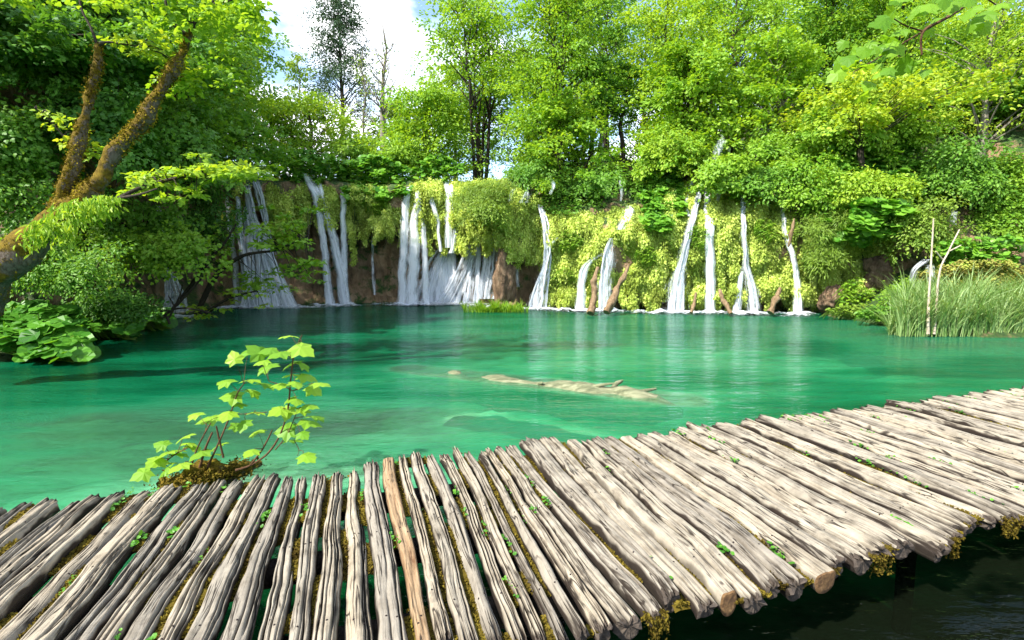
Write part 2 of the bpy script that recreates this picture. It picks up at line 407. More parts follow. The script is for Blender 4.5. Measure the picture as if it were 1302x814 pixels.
LOGA = atz(520, 486, -.25); LOGB = atz(868, 508, -.0)
xs = np.linspace(-16, 30, 461); ys = np.linspace(-8, 22.6, 361)
X, Yg = np.meshgrid(xs, ys, indexing='ij')
dep = beddepth(X, Yg)
ab = (LOGB - LOGA)[:2]; L2 = ab @ ab
s = np.clip(((X - LOGA[0]) * ab[0] + (Yg - LOGA[1]) * ab[1]) / L2, 0, 1)
dl = np.hypot(X - LOGA[0] - s * ab[0], Yg - LOGA[1] - s * ab[1])
ldep = .30 * (1 - s) + .16
kk = np.clip((.50 - dl) / .22, 0, 1)
dep = dep * (1 - kk) + ldep * kk
t = NT('emerald_water'); pos = t.geo()
d = t.n('SeparateXYZ', ins={0: t.attr('uvp', 'Vector')}).outputs[0]
n_ = t.noise(t.scale(pos, (.35, 1.3, 1)), 1.0, 4, .55); 
d = t.math('MULTIPLY', d, t.math('ADD', .35, t.math('MULTIPLY', n_, 1.3)))
def tr(k): return t.math('POWER', k, d)
trn = t.n('CombineColor', ins={0: tr(.24), 1: tr(.74), 2: tr(.52)}).outputs[0]
body = t.ramp(t.math('MULTIPLY', d, .4), [(0.12, (.10, .27, .15)), (.32, (.035, .255, .12)), (.62, (.003, .135, .056)), (.95, (.001, .055, .022))])
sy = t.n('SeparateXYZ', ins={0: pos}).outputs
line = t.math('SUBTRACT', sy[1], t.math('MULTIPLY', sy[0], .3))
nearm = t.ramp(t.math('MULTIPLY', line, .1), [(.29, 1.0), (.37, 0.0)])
body = t.mix(nearm, body, (.004, .006, .003))  # shade put into the water's own colour on the near side
sc = t.math('SUBTRACT', 1.0, t.math('POWER', .50, d))
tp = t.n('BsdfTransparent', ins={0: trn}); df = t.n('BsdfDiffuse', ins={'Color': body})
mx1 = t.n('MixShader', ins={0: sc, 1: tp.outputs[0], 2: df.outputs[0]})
h1 = t.noise(t.scale(pos, (1.0, 3.2, 1)), 1.2, 3, .5); h2 = t.noise(t.scale(pos, (2.2, 5.5, 1)), 2.6, 3, .6)
hh = t.math('ADD', h1, t.math('MULTIPLY', h2, .35))
bmp = t.bump(hh, 1.0, .045)
gl = t.n('BsdfGlossy', ins={'Roughness': .07, 'Color': (.95, 1, .97, 1), 'Normal': bmp})
fr = t.n('Fresnel', ins={'IOR': 1.33, 'Normal': bmp})
fac = t.math('MULTIPLY', fr.outputs[0], .6)
mx2 = t.n('MixShader', ins={0: fac, 1: mx1.outputs[0], 2: gl.outputs[0]})
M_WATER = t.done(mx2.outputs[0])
mb = MB(); V = np.stack([X, Yg, np.zeros_like(X)], -1).reshape(-1, 3)
uv = np.stack([dep, dep * 0, dep * 0], -1).reshape(-1, 3)
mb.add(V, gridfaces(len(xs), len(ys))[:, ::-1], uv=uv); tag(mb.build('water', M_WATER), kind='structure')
# outer ground, out to the horizon, under everything else
mb = MB(); ring = []
for r_, z_ in ((.1, -3.8), (30, -3.6), (60, 6), (200, 12), (900, 14)):
    a = np.linspace(0, 2 * math.pi, 64, endpoint=False); ring.append(np.stack([r_ * np.cos(a), 8 + r_ * np.sin(a), np.full(64, z_)], 1))
ring = np.stack(ring + []); ring = np.concatenate([ring, ring[:, :1]], 1)
mb.add(ring.reshape(-1, 3), gridfaces(5, 65)[:, ::-1])
t = NT('forest_floor'); pr = t.n('BsdfPrincipled', ins={'Base Color': t.ramp(t.noise(t.geo(), .4, 6), [(.3, (.02, .04, .012)), (.7, (.07, .12, .03))]), 'Roughness': .9})
M_GROUND = t.done(pr.outputs[0])
tag(mb.build('ground', M_GROUND), kind='structure')
# ================================================================ waterfalls
t = NT('falling_water')
uvv = t.attr('uvp', 'Vector'); pos = t.geo()
st = t.noise(t.scale(uvv, (1.0, .16, 1)), 16, 5, .65); st2 = t.noise(t.scale(uvv, (1.0, .3, 1)), 5, 3)
se = t.n('SeparateXYZ', ins={0: uvv}).outputs[2]      # 0 at the rim of the sheet, 1 in the middle
a = t.math('ADD', t.math('MULTIPLY', st, 2.2), t.math('SUBTRACT', t.math('MULTIPLY', st2, .8), .35))
a = t.math('ADD', a, t.math('MULTIPLY', t.math('SUBTRACT', se, 1.0), 1.05))
a = t.ramp(a, [(.45, .0), (1.75, .88)])
df = t.n('BsdfDiffuse', ins={'Color': (.92, .95, 1.0, 1)}); tl = t.n('BsdfTranslucent', ins={'Color': (.9, .95, 1.0, 1)})
ms = t.n('MixShader', ins={0: .4, 1: df.outputs[0], 2: tl.outputs[0]})
tp = t.n('BsdfTransparent')
m2 = t.n('MixShader', ins={0: a, 1: tp.outputs[0], 2: ms.outputs[0]})
M_FALL = t.done(m2.outputs[0])

def strand(mb, pts, dens=1.0, fwd=.22, Y0=None, z_off=0):
    """pts: (px, py, width in px) down the fall; a bulged sheet of falling water"""
    pts = np.array(pts, float); n = len(pts)
    tt = np.linspace(0, n - 1, (n - 1) * 10 + 1)
    c = catmull(pts, tt)
    c[:, 0] += n1(c[:, 1] / 25, pts[0, 0]) * .8
    wpos = []; 
    Yl = []
    for px, py, w_ in c:
        Y = Y0 if Y0 is not None else fY(px, py)
        Yl.append(Y)
    Yl = np.array(Yl)
    if Y0 is None:   # water falls free: never goes back under an overhang
        Yl = np.minimum.accumulate(Yl) - fwd
    Pc = np.array([at(px, py, Y) for (px, py, w_), Y in zip(c, Yl)])
    Pc[:, 2] = np.maximum(Pc[:, 2], .0)
    W = np.maximum(c[:, 2] * Yl / F * 1.45, .06)
    na = 13; u = np.linspace(-1, 1, na)
    front = []
    for s_ in (1, -1):
        X = Pc[:, None, 0] + u[None] * W[:, None] / 2
        Yy = Pc[:, None, 1] - s_ * (1 - u[None] ** 2) * np.clip(W[:, None] * .22, .02, .14) + .03 * n1((u[None] * 4 + Pc[:, None, 2] * .3 + pts[0, 0]).reshape(-1)).reshape(len(tt), na)
        Zz = np.repeat(Pc[:, None, 2], na, 1)
        L = np.concatenate([[0], np.cumsum(np.linalg.norm(np.diff(Pc, axis=0), axis=1))])
        end = np.clip((1 - np.abs(u[None])) * 1.35, 0, 1) * np.clip(L[:, None] / .25, .45, 1) * dens
        uv = np.stack([u[None] * W[:, None] / 2 + pts[0, 0] * .37, np.repeat(L[:, None], na, 1), end * np.ones_like(X)], -1)
        fc = gridfaces(len(tt), na)
        mb.add(np.stack([X, Yy, Zz], -1).reshape(-1, 3), fc if s_ == 1 else fc[:, ::-1], uv=uv.reshape(-1, 3))
    return Pc[-1], W[-1]
def splash(mb, c, w_, k=1.0):
    na, nr = 40, 8
    a = np.linspace(0, 2 * math.pi, na); r = np.linspace(0, 1, nr)
    rx, ry = w_ * .9 + .4, .5
    X = c[0] + np.outer(r, np.cos(a)) * rx; Y = c[1] - .1 + np.outer(r, np.sin(a)) * ry
    q = n1((X * 3).reshape(-1)).reshape(X.shape)
    Z = .006 + .09 * (1 - r[:, None] ** 2) * (1 + .5 * q)
    uv = np.stack([X * .6, Y * .6, np.repeat((1 - r[:, None]) * 1.1 * k, na, 1)], -1)
    mb.add(np.stack([X, Y, Z], -1).reshape(-1, 3), gridfaces(nr, na), uv=uv.reshape(-1, 3))

FALLS = [
 # label, foam?, strands
 ('small low waterfall at the far left beside the twiggy branch', 1, [[(203, 262, 4), (206, 300, 5), (211, 338, 6), (216, 350, 12), (222, 372, 24), (224, 397, 34)]]),
 ('widest waterfall, a broad white veil behind the leafy branch on the left', 1, [
   [(288, 232, 5), (292, 290, 6), (298, 330, 6), (303, 392, 10)], [(302, 250, 5), (306, 300, 7), (312, 345, 10), (318, 392, 22)],
   [(314, 236, 6), (320, 275, 12), (328, 310, 26), (336, 345, 42), (342, 394, 72)], [(324, 230, 8), (330, 250, 10), (336, 275, 7), (340, 300, 8), (346, 345, 12), (350, 392, 20)],
   [(312, 262, 8), (318, 300, 18), (322, 340, 30), (328, 393, 40)]]),
 ('slanting double waterfall crossing itself in front of the brown travertine', 1, [
   [(388, 220, 8), (396, 238, 9), (404, 260, 8), (411, 305, 8), (416, 350, 9), (420, 392, 12)], [(403, 224, 6), (410, 250, 6), (419, 285, 9), (430, 330, 11), (440, 392, 14)],
   [(398, 222, 4), (403, 240, 5), (414, 262, 4), (424, 300, 6)]]),
 ('thin pale waterfall just right of the slanting double fall', 1, [[(435, 230, 4), (436, 255, 6), (437, 300, 7), (438, 345, 8), (439, 391, 10)]]),
 ('thread of water dripping down the middle of the brown cave wall', 0, [[(473, 296, 3), (474, 330, 4), (476, 375, 4)]]),
 ('straight tall waterfall at the right edge of the brown cave', 1, [[(519, 233, 8), (516, 260, 9), (514, 300, 10), (512, 345, 10), (511, 391, 13)]]),
 ('ragged split waterfall between the straight fall and the splashing one', 1, [[(532, 240, 6), (528, 275, 10), (527, 310, 14), (525, 350, 14), (523, 391, 16)], [(530, 245, 4), (538, 290, 6), (541, 350, 7), (542, 390, 8)], [(546, 240, 5), (551, 262, 6), (557, 285, 4), (560, 320, 4)]]),
 ('forked waterfall that strikes a ledge and spreads into a wide apron', 1, [
   [(565, 227, 4), (570, 245, 7), (571, 275, 8), (570, 315, 9)], [(574, 232, 3), (574, 255, 5), (580, 290, 6), (573, 322, 6)],
   [(570, 312, 18), (563, 328, 34), (558, 350, 48), (552, 393, 64)], [(566, 318, 16), (556, 345, 20), (540, 392, 24)]]),
 ('waterfall sliding diagonally down to the left below the grassy bush', 1, [[(611, 293, 5), (604, 305, 10), (592, 330, 14), (578, 360, 18), (558, 394, 22)], [(606, 305, 8), (602, 330, 18), (598, 360, 26), (594, 394, 32)]]),
 ('dim veil of thin threads under the overhang beside the brown pillar', 0, [[(626, 294, 18), (625, 320, 22), (622, 350, 24), (618, 380, 26)], [(657, 300, 4), (658, 340, 5), (659, 365, 5)]]),
 ('short slanting chute of water high on the grassy bank', 0, [[(673, 238, 6), (670, 246, 9), (665, 258, 12)], [(656, 236, 4), (651, 246, 6), (648, 256, 5)]]),
 ('narrow waterfall that pinches at a knot and flares in the middle of the bank', 1, [[(686, 260, 4), (691, 275, 7), (695, 300, 8), (697, 318, 8), (694, 340, 11), (688, 365, 18), (683, 394, 26)], [(709, 302, 3), (703, 308, 5), (696, 316, 5)]]),
 ('two step waterfall with a short upper chute, beside the leaning dead trunk', 1, [[(801, 262, 12), (797, 275, 13), (790, 292, 12)], [(779, 303, 8), (774, 325, 15), (771, 350, 17), (770, 397, 21)], [(768, 322, 8), (752, 331, 9), (742, 345, 10), (739, 370, 10), (738, 397, 14)]]),
 ('slanting waterfall left of the dark hollow, widening to a fan at its foot', 1, [[(894, 226, 6), (886, 255, 9), (877, 290, 10), (869, 325, 12), (862, 355, 20), (857, 398, 30)], [(881, 226, 4), (876, 245, 5), (872, 262, 4), (876, 275, 4)]]),
 ('straight bright waterfall between two golden moss curtains', 1, [[(898, 224, 6), (899, 250, 7), (901, 290, 9), (903, 340, 11), (903, 398, 12)], [(920, 232, 5), (914, 247, 6), (907, 268, 7), (903, 300, 8)]]),
 ('steep waterfall with a dark gap behind its foot, second from the right of the row', 1, [[(943, 230, 5), (944, 260, 6), (946, 300, 7), (948, 335, 9), (954, 360, 14), (958, 398, 18)], [(944, 340, 5), (940, 365, 7), (937, 397, 9)]]),
 ('thin waterfall bending to the right, last of the row on the lit wall', 1, [[(992, 254, 4), (996, 275, 5), (998, 295, 5), (1006, 318, 6), (1012, 345, 6), (1014, 370, 9), (1015, 399, 12)]]),
 ('small curved spout arching out behind the reeds', 0, [[(1184, 326, 10), (1176, 332, 11), (1166, 340, 9), (1161, 350, 7), (1160, 366, 6)], [(1182, 330, 8), (1183, 345, 10), (1184, 362, 8)]]),
 ('tiny spill of water in the dark niche high on the right bank', 0, [[(1213, 262, 5), (1213, 272, 6), (1213, 286, 6)]]),
 ('pale cascade glimpsed high up among the trees', 0, [[(914, 172, 7), (918, 182, 12), (912, 192, 12), (910, 204, 10)]]),
 ('small trickle beside the dark thicket above the mossy bank', 0, [[(700, 225, 4), (704, 235, 5), (700, 247, 4)], [(788, 222, 3), (790, 240, 4), (789, 256, 3)]]),
]
for lab, foam, strs in FALLS:
    P0 = at(strs[0][0][0], strs[0][-1][1], fY(strs[0][-1][0], strs[0][-1][1])); P0[2] = max(P0[2], 0)
    root = empty('waterfall', P0, lab, 'waterfall', 'waterfalls along the mossy wall')
    y0 = None
    if 'behind the reeds' in lab: y0 = 14.6
    if 'dark niche' in lab: y0 = 15.3
    if 'glimpsed' in lab: y0 = 19.2
    if 'trickle' in lab: y0 = 19.0
    if 'chute of water high' in lab: y0 = 18.75
    for s_ in strs:
        mb = MB(); fw = .62 if s_[0][0] > 680 else .42
        big = max(a_[2] for a_ in s_) > 17
        e, we = strand(mb, s_, Y0=y0, fwd=fw, dens=(.6 if ('dim' in lab or 'thread' in lab or y0) else 1.0) * (.6 if big else 1))
        if big:
            for k_ in range(int(s_[-1][2] / 4)):
                o_ = rng.uniform(-.46, .46); strand(mb, [(a_[0] + o_ * a_[2], a_[1], max(2.0, a_[2] * rng.uniform(.07, .2))) for a_ in s_], Y0=y0, fwd=fw + rng.uniform(.02, .16))
        mb.build('water_strand', M_FALL, root)
        if foam and s_[-1][1] > 386:
            m = MB(); splash(m, e, we); m.build('foam', M_FALL, root)
mb = MB()
for px in np.arange(262, 1030, 5.0):   # line of froth where the wall meets the pool
    if n1(px / 40.)[0] > -.1:
        p = at(px, 391, bankY(px)); p[2] = 0; p[1] = bankY(px) - .25
        splash(mb, p, .05, .75)
tag(mb.build('waterline_froth', M_FALL), 'thin white froth lying along the foot of the far wall', 'froth', kind='stuff')

# ================================================================ moss curtains on the wall
t = NT('wet_moss_mat'); pos = t.geo()
c = t.ramp(t.noise(t.scale(pos, (6, 6, 2)), 2.5, 6, .7), [(.3, (.06, .09, .012)), (.5, (.20, .28, .035)), (.72, (.38, .42, .08))])
pr = t.n('BsdfPrincipled', ins={'Base Color': c, 'Roughness': .95, 'Normal': t.bump(t.noise(t.scale(pos, (9, 9, 3)), 4, 6, .8), 1, .12)})
M_MOSS = t.done(pr.outputs[0])
def curtain(label, px0, px1, top, bot, bulge=.3, rag=18, dens=1.0, mat='moss', size=.09, drop=None):
    n_s = max(int((px1 - px0) / 2.2), 8); n_t = 34
    px = np.linspace(px0, px1, n_s)
    topv = np.interp(px, np.linspace(px0, px1, len(np.atleast_1d(top))), np.atleast_1d(top)) + n1(px / 9, px0) * 4
    botv = np.interp(px, np.linspace(px0, px1, len(np.atleast_1d(bot))), np.atleast_1d(bot)) + n1(px / 6, px0 + 3) * rag
    botv = np.minimum(botv, 397)
    e = np.clip(np.minimum((px - px0), (px1 - px)) / 10., 0, 1) ** .5
    S = []
    tv = np.linspace(0, 1, n_t)
    for i, x_ in enumerate(px):
        for tq in tv:
            py = topv[i] + (botv[i] - topv[i]) * tq
            Y = fY(x_, py)
            S.append((x_, py, Y, tq, e[i]))
    S = np.array(S).reshape(n_s, n_t, 5)
    Yc = np.minimum.accumulate(S[..., 2], 1) if True else S[..., 2]
    Yc = .55 * Yc + .45 * np.minimum(S[..., 2], Yc)
    q = np.stack([S[..., 0] / 11., S[..., 1] / 60.], -1).reshape(-1, 2)
    fl = N2(q + px0).reshape(n_s, n_t)
    q = np.stack([S[..., 0] / 30., S[..., 1] / 26.], -1).reshape(-1, 2)
    fl2 = N2(q + px0 * .3).reshape(n_s, n_t)
    bl = bulge * (S[..., 4]) * (.55 + .5 * np.sin(np.pi * np.clip(S[..., 3], 0, 1) * .85)) + .24 * fl + .20 * fl2
    Yc = Yc - bl
    V = np.stack([at(a_, b_, c_) for a_, b_, c_ in zip(S[..., 0].ravel(), S[..., 1].ravel(), Yc.ravel())])
    V[:, 2] = np.maximum(V[:, 2], -.05)
    G = V.reshape(n_s, n_t, 3)
    mb = MB()
    back = G.copy(); back[..., 1] += .25
    fc = gridfaces(n_s, n_t)
    mb.add(V, fc[:, ::-1], mat=1); 
    # close the rim so that the curtain has thickness
    for a_, b_ in ((G[0], back[0]), (G[-1], back[-1]), (G[:, -1], back[:, -1]), (G[:, 0], back[:, 0])):
        r_ = np.stack([a_, b_], 1); mb.add(r_.reshape(-1, 3), gridfaces(len(a_), 2), mat=1)
    # hanging blades all over it
    du = np.gradient(G, axis=0); dv = np.gradient(G, axis=1); NN = norm(np.cross(dv, du)); NN *= np.where(NN[..., 1:2] > 0, -1, 1)
    area = (np.linalg.norm(du, axis=-1) * np.linalg.norm(dv, axis=-1)).sum()
    n = int(area * 2400 * dens)
    pr_ = (np.linalg.norm(du, axis=-1) * np.linalg.norm(dv, axis=-1)).ravel(); pr_ /= pr_.sum()
    idx = rng.choice(n_s * n_t, n, p=pr_)
    Pp = V[idx] + rng.normal(0, .05, (n, 3)); nr = NN.reshape(-1, 3)[idx]
    Pp = Pp + nr * rng.uniform(-.02, .09, (n, 1))
    ax = np.array([0, 0, -1.]) + nr * rng.uniform(.0, .7, (n, 1)) + rng.normal(0, .36, (n, 3))
    cl = N2(np.stack([S[..., 0] / 6., S[..., 1] / 30.], -1).reshape(-1, 2))[idx] * .4
    var = np.clip(.45 + cl + rng.normal(0, .22, n), 0, 1)
    leaves(mb, Pp, ax, nr + rng.normal(0, .6, (n, 3)), size * rng.uniform(.4, 1.3, n), 'diamond', var, width=1.0)
    # fringe hanging off the lower edge
    m = int((px1 - px0) * 5); k = rng.integers(0, n_s, m)
    Pp = G[k, -1] + rng.normal(0, .06, (m, 3)) + np.array([0, 0, .08])
    Pp[:, 2] = np.maximum(Pp[:, 2], .12)
    leaves(mb, Pp, np.array([0, 0, -1.]) + rng.normal(0, .13, (m, 3)), np.array([0, -1., 0]) + rng.normal(0, .4, (m, 3)), size * rng.uniform(.8, 2.0, m), 'blade', None)
    o = mb.build('moss_curtain', [LEAF[mat], M_MOSS], origin=G[n_s // 2, n_t // 2])
    tag(o, label, 'moss', 'moss hanging on the waterfall wall')
curtain('narrow moss fringe hanging beside the broad left veil', 270, 322, [232, 236], [262, 262], .15, 12, mat='moss')
curtain('shaded moss fringe between the broad veil and the slanting double fall', 340, 392, [226, 226], [292, 285], .2, 22)
curtain('moss fringe between the two strands of the slanting double fall', 404, 436, [226, 230], [288, 275], .25, 14)
curtain('ragged moss fringe overhanging the brown cave', 438, 516, [228, 232], [290, 292], .3, 26)
curtain('moss apron hanging between the straight fall and the forked fall', 520, 566, [230, 230], [292, 305], .28, 20)
curtain('drooping moss apron under the round grassy bush', 574, 646, [232, 232], [312, 300], .35, 16)
curtain('moss hanging right of the grassy bush above the brown pillar', 640, 692, [236, 262], [318, 332], .35, 16)
curtain('wide mossy slope between the pinched waterfall and the two step one', 692, 772, [262, 280], [380, 388], .35, 16)
curtain('mossy bank beside the leaning dead trunk', 768, 836, [268, 262], [360, 384], .3, 18)
curtain('drooping moss above the dark hollow by the slanting fall', 826, 868, [250, 240], [392, 352], .35, 18)
curtain('golden moss column between the slanting fall and the straight bright one', 868, 902, [232, 232], [384, 382], .3, 16)
curtain('golden moss column right of the straight bright waterfall', 902, 946, [236, 236], [384, 368], .34, 18)
curtain('wide golden moss curtain between the two rightmost falls of the row', 948, 1006, [246, 256], [368, 372], .36, 22)
curtain('last moss curtain of the wall, right of the thin bending fall', 1010, 1062, [262, 270], [380, 362], .34, 20)
curtain('dull moss and grass hanging below the broad round leaves', 1056, 1130, [288, 300], [366, 372], .3, 24)

def rock(name, label, px, py, Y, sx, sy, sz, m, seed=0):
    nu, nv = 40, 28
    a = np.linspace(0, 2 * math.pi, nu); b = np.linspace(-math.pi / 2, math.pi / 2, nv)
    V = np.stack([np.outer(np.cos(b), np.cos(a)), np.outer(np.cos(b), np.sin(a)), np.outer(np.sin(b), np.ones(nu))], -1)
    q = V.reshape(-1, 3); V = V * (1 + .3 * N3(q * .8 + seed).reshape(nv, nu, 1) + .12 * N3(q * 3 + seed).reshape(nv, nu, 1))
    V = V * np.array([sx, sy, sz]) + at(px, py, Y)
    mb = MB(); mb.add(V.reshape(-1, 3), gridfaces(nv, nu)); return tag(mb.build(name, m, origin=at(px, py, Y)), label, 'rock')
t = NT('brown_travertine'); pos = t.geo(); f = t.noise(t.scale(pos, (2, 2, .8)), 2.5, 8, .7, dist=1)
c = t.ramp(f, [(.3, (.03, .02, .012)), (.5, (.16, .095, .05)), (.7, (.34, .24, .15))])
t_ = t.n('BsdfPrincipled', ins={'Base Color': c, 'Roughness': .8, 'Normal': t.bump(f, 1, .15)}); M_TRAV = t.done(t_.outputs[0])
rock('rock', 'brown travertine pillar under the overhang beside the dim veil', 641, 350, 19.5, .42, .4, 1.15, M_TRAV, 1)
0 and rock('rock', 'hanging brown travertine lump beside the dark hollow', 828, 358, 18.3, .3, .3, .6, M_TRAV, 5)
rock('rock', 'brown travertine boulder at the waterline right of the last moss curtain', 1060, 382, 17.0, .42, .4, .45, M_TRAV, 8)
rock('rock', 'pale brown rock face on the bank above the reeds', 1118, 346, 16.9, .55, .4, .5, M_TRAV, 13)

# ================================================================ dead logs and sticks
def pxtube(name, label, cat, pts, mat, ns=12, rough=.42, group=None, sub=6, extra=()):
    P = np.array([at(a, b, Y) for a, b, Y, w_ in pts]); r = np.array([w_ * Y / F / 2 for a, b, Y, w_ in pts])
    mb = MB(); tube(mb, P, r, ns, rough, sub=sub, seed=pts[0][0])
    for e in extra:
        P = np.array([at(a, b, Y) for a, b, Y, w_ in e]); r = np.array([w_ * Y / F / 2 for a, b, Y, w_ in e])
        tube(mb, P, r, 6, rough, sub=sub)
    return tag(mb.build(name, mat, origin=P[-1]), label, cat, group)
pxtube('dead_log', 'thick dead trunk leaning against the mossy bank beside the two step fall', 'log', [(800, 336, 17.5, 3), (793, 352, 17.3, 6), (784, 370, 17.2, 8), (772, 398, 16.8, 10)], BARK['brown'])
pxtube('dead_log', 'pale upright dead log wrapped by the left arm of the two step fall', 'log', [(760, 340, 17.6, 4), (755, 358, 17.4, 8), (755, 374, 17.3, 7), (750, 399, 16.9, 10)], BARK['brown'])
pxtube('dead_log', 'small forked stick propped at the foot of the golden moss column', 'log', [(915, 368, 17.1, 3), (919, 380, 16.9, 6), (929, 399, 16.6, 5)], BARK['brown'])
pxtube('dead_log', 'thin pale post standing right of the slanting waterfall', 'log', [(885, 372, 17.1, 2), (883, 384, 17.0, 4), (879, 398, 16.8, 5)], BARK['brown'])
pxtube('dead_log', 'slanted dead log stub under the wide golden moss curtain', 'log', [(992, 366, 17.0, 3), (987, 380, 16.8, 7), (979, 398, 16.6, 7)], BARK['brown'])
pxtube('dead_log', 'brown broken root hanging right of the thin bending fall', 'log', [(1010, 278, 16.9, 2), (1006, 298, 16.8, 5), (1003, 314, 16.9, 2)], BARK['brown'])
pxtube('dead_stick', 'tall straight bare stick standing in front of the reeds', 'stick', [(1187, 278, 12.7, 1.6), (1184, 330, 12.6, 2.2), (1181, 380, 12.5, 3.0), (1180, 425, 12.4, 4)], BARK['dead'], 6, .1)
pxtube('dead_stick', 'leaning forked bare stick beside the tall straight one in the reeds', 'stick', [(1220, 292, 12.8, 1.5), (1206, 320, 12.7, 2), (1194, 350, 12.6, 2.4), (1188, 425, 12.5, 3.2)], BARK['dead'], 6, .1, extra=[[(1201, 333, 12.7, 2), (1190, 320, 12.6, 1.4)], [(1206, 320, 12.7, 2), (1222, 312, 12.7, 1.4)]])
# sunken log
P = np.array([LOGA + (LOGB - LOGA) * s_ for s_ in np.linspace(0, 1, 14)]); P[:, 1] += n1(np.arange(14) / 3.) * .06; P[:, 2] = np.linspace(-.26, -.20, 14)
r = np.interp(np.linspace(0, 1, 14), [0, .3, .75, .93, 1], [.18, .25, .28, .23, .07])
mb = MB(); tube(mb, P, r, 22, .16, sub=8, seed=3)
g = np.random.default_rng(5)
for s_ in (.52, .62, .7, .78, .86, .9):
    b0 = LOGA + (LOGB - LOGA) * s_; b0[2] = -.1; dz = g.uniform(-.1, .22); dy = g.choice([-1, 1]) * g.uniform(.1, .35)
    tube(mb, [b0, b0 + np.array([g.uniform(.0, .25), dy * .6, dz * .7]), b0 + np.array([g.uniform(.1, .4), dy, dz])], [.06, .04, .015], 6, .3, sub=3)
t = NT('algae_coated_log'); f = t.noise(t.scale(t.geo(), (.8, 3, 3)), 5, 6, .7)
pr = t.n('BsdfPrincipled', ins={'Base Color': t.ramp(f, [(.3, (.05, .06, .025)), (.48, (.15, .16, .08)), (.7, (.30, .30, .18))]), 'Roughness': .8, 'Normal': t.bump(f, 1, .04)}); M_SUNK = t.done(pr.outputs[0])
tag(mb.build('sunken_log', M_SUNK, origin=P[7]), 'pale algae coated tree trunk lying just under the water in mid pool', 'log')

# ================================================================ reeds and grass
def reeds(name, label, px0, px1, Y0, Y1, n, h, cat='reeds', mat='reed', lean=.5, py0=430, w=.022, zb=None):
    x = rng.uniform(0, 1, n) if px1 - px0 > 90 or px0 > 1000 else np.clip(rng.normal(.5, .23, n), 0, 1); Y = Y0 + (Y1 - Y0) * rng.uniform(0, 1, n) ** 1.3
    px = px0 + (px1 - px0) * x
    B0 = np.stack([(px - 651) / F * Y * 1.0, Y, np.zeros(n) if zb is None else zb(Y)], 1)
    cl = n1(px / 9.)
    B0[:, 0] += cl * .04
    a = rng.uniform(0, 6.283, n); L = h * rng.uniform(.5, 1.15, n) * (1 + .35 * cl)
    dirh = np.stack([np.cos(a), np.sin(a) * .7, 0 * a], 1) * lean + np.array([-.12, -.1, 0]) + np.stack([n1(px / 23.) * .3, 0 * a, 0 * a], 1)
    K = 6; s_ = np.linspace(0, 1, K)
    curve = rng.uniform(.3, 1.0, n)
    pts = B0[:, None] + L[:, None, None] * (np.array([0, 0, 1.])[None, None] * (s_[None] - .42 * curve[:, None] * s_[None] ** 2.5)[..., None] + dirh[:, None] * (s_[None] ** 2 * curve[:, None] + .15 * s_[None])[..., None])
    side = norm(np.cross(dirh + rng.normal(0, .3, (n, 3)), np.array([0, 0, 1.])))
    ww = w * rng.uniform(.7, 1.3, n)[:, None] * np.array([.8, 1, 1, .85, .55, .05])[None]
    A_ = pts - side[:, None] * ww[..., None] / 2; Bb = pts + side[:, None] * ww[..., None] / 2
    V = np.stack([A_, Bb], 2).reshape(-1, 3)
    f = np.array([[2 * k, 2 * k + 1, 2 * k + 3, 2 * k + 2] for k in range(K - 1)])
    Fc = (f[None] + (np.arange(n) * 2 * K)[:, None, None]).reshape(-1, 4)
    mb = MB(); mb.add(V, Fc, var=np.repeat(np.clip(rng.normal(.5, .3, n), 0, 1), K - 1), smooth=False)
    return tag(mb.build(name, LEAF[mat]), label, cat, kind='stuff')
# spit of ground the reeds stand on
xs_ = np.linspace(8.6, 22, 90); ys_ = np.linspace(11.8, 17, 40); X, Yg = np.meshgrid(xs_, ys_, indexing='ij')
Zs = -.35 + .75 * np.clip(1 - np.exp(-np.maximum(X - 10.1, 0) * 1.2), 0, 1) * np.clip((Yg - 12.1) * 1.6, 0, 1) + np.maximum(Yg - 13.8, 0) * np.clip((X - 10.5) * .3, 0, 1) * .5 + .06 * N2(np.stack([X, Yg], -1).reshape(-1, 2) * 1.5).reshape(X.shape)
mb = MB(); mb.add(np.stack([X, Yg, Zs], -1).reshape(-1, 3), gridfaces(90, 40)[:, ::-1]); tag(mb.build('reed_bank', M_CLIFF), kind='structure')
reeds('reed_bed', 'grey green reeds and sedge growing out of the water at the right bank', 1146, 1400, 12.5, 14.2, 7500, 1.3, zb=lambda Y: np.clip(Y - 12.5, 0, 1) * .3)
reeds('sedge', 'pale sedge blades leaning over the water at the left tip of the reeds', 1132, 1180, 12.8, 13.6, 420, .75, lean=.9, zb=lambda Y: 0 * Y)
reeds('bank_grass', 'tall soft grass on the lit slope above the reeds', 1180, 1420, 15.2, 18, 9000, .55, cat='grass', mat='bright', zb=lambda Y: .9 + (Y - 15.2) * 1.0)
reeds('waterline_grass', 'small bright grass tuft on a stone at the foot of the sliding waterfall', 588, 672, 17.9, 18.7, 1100, .42, cat='grass', mat='bright', lean=.7, zb=lambda Y: 0 * Y)
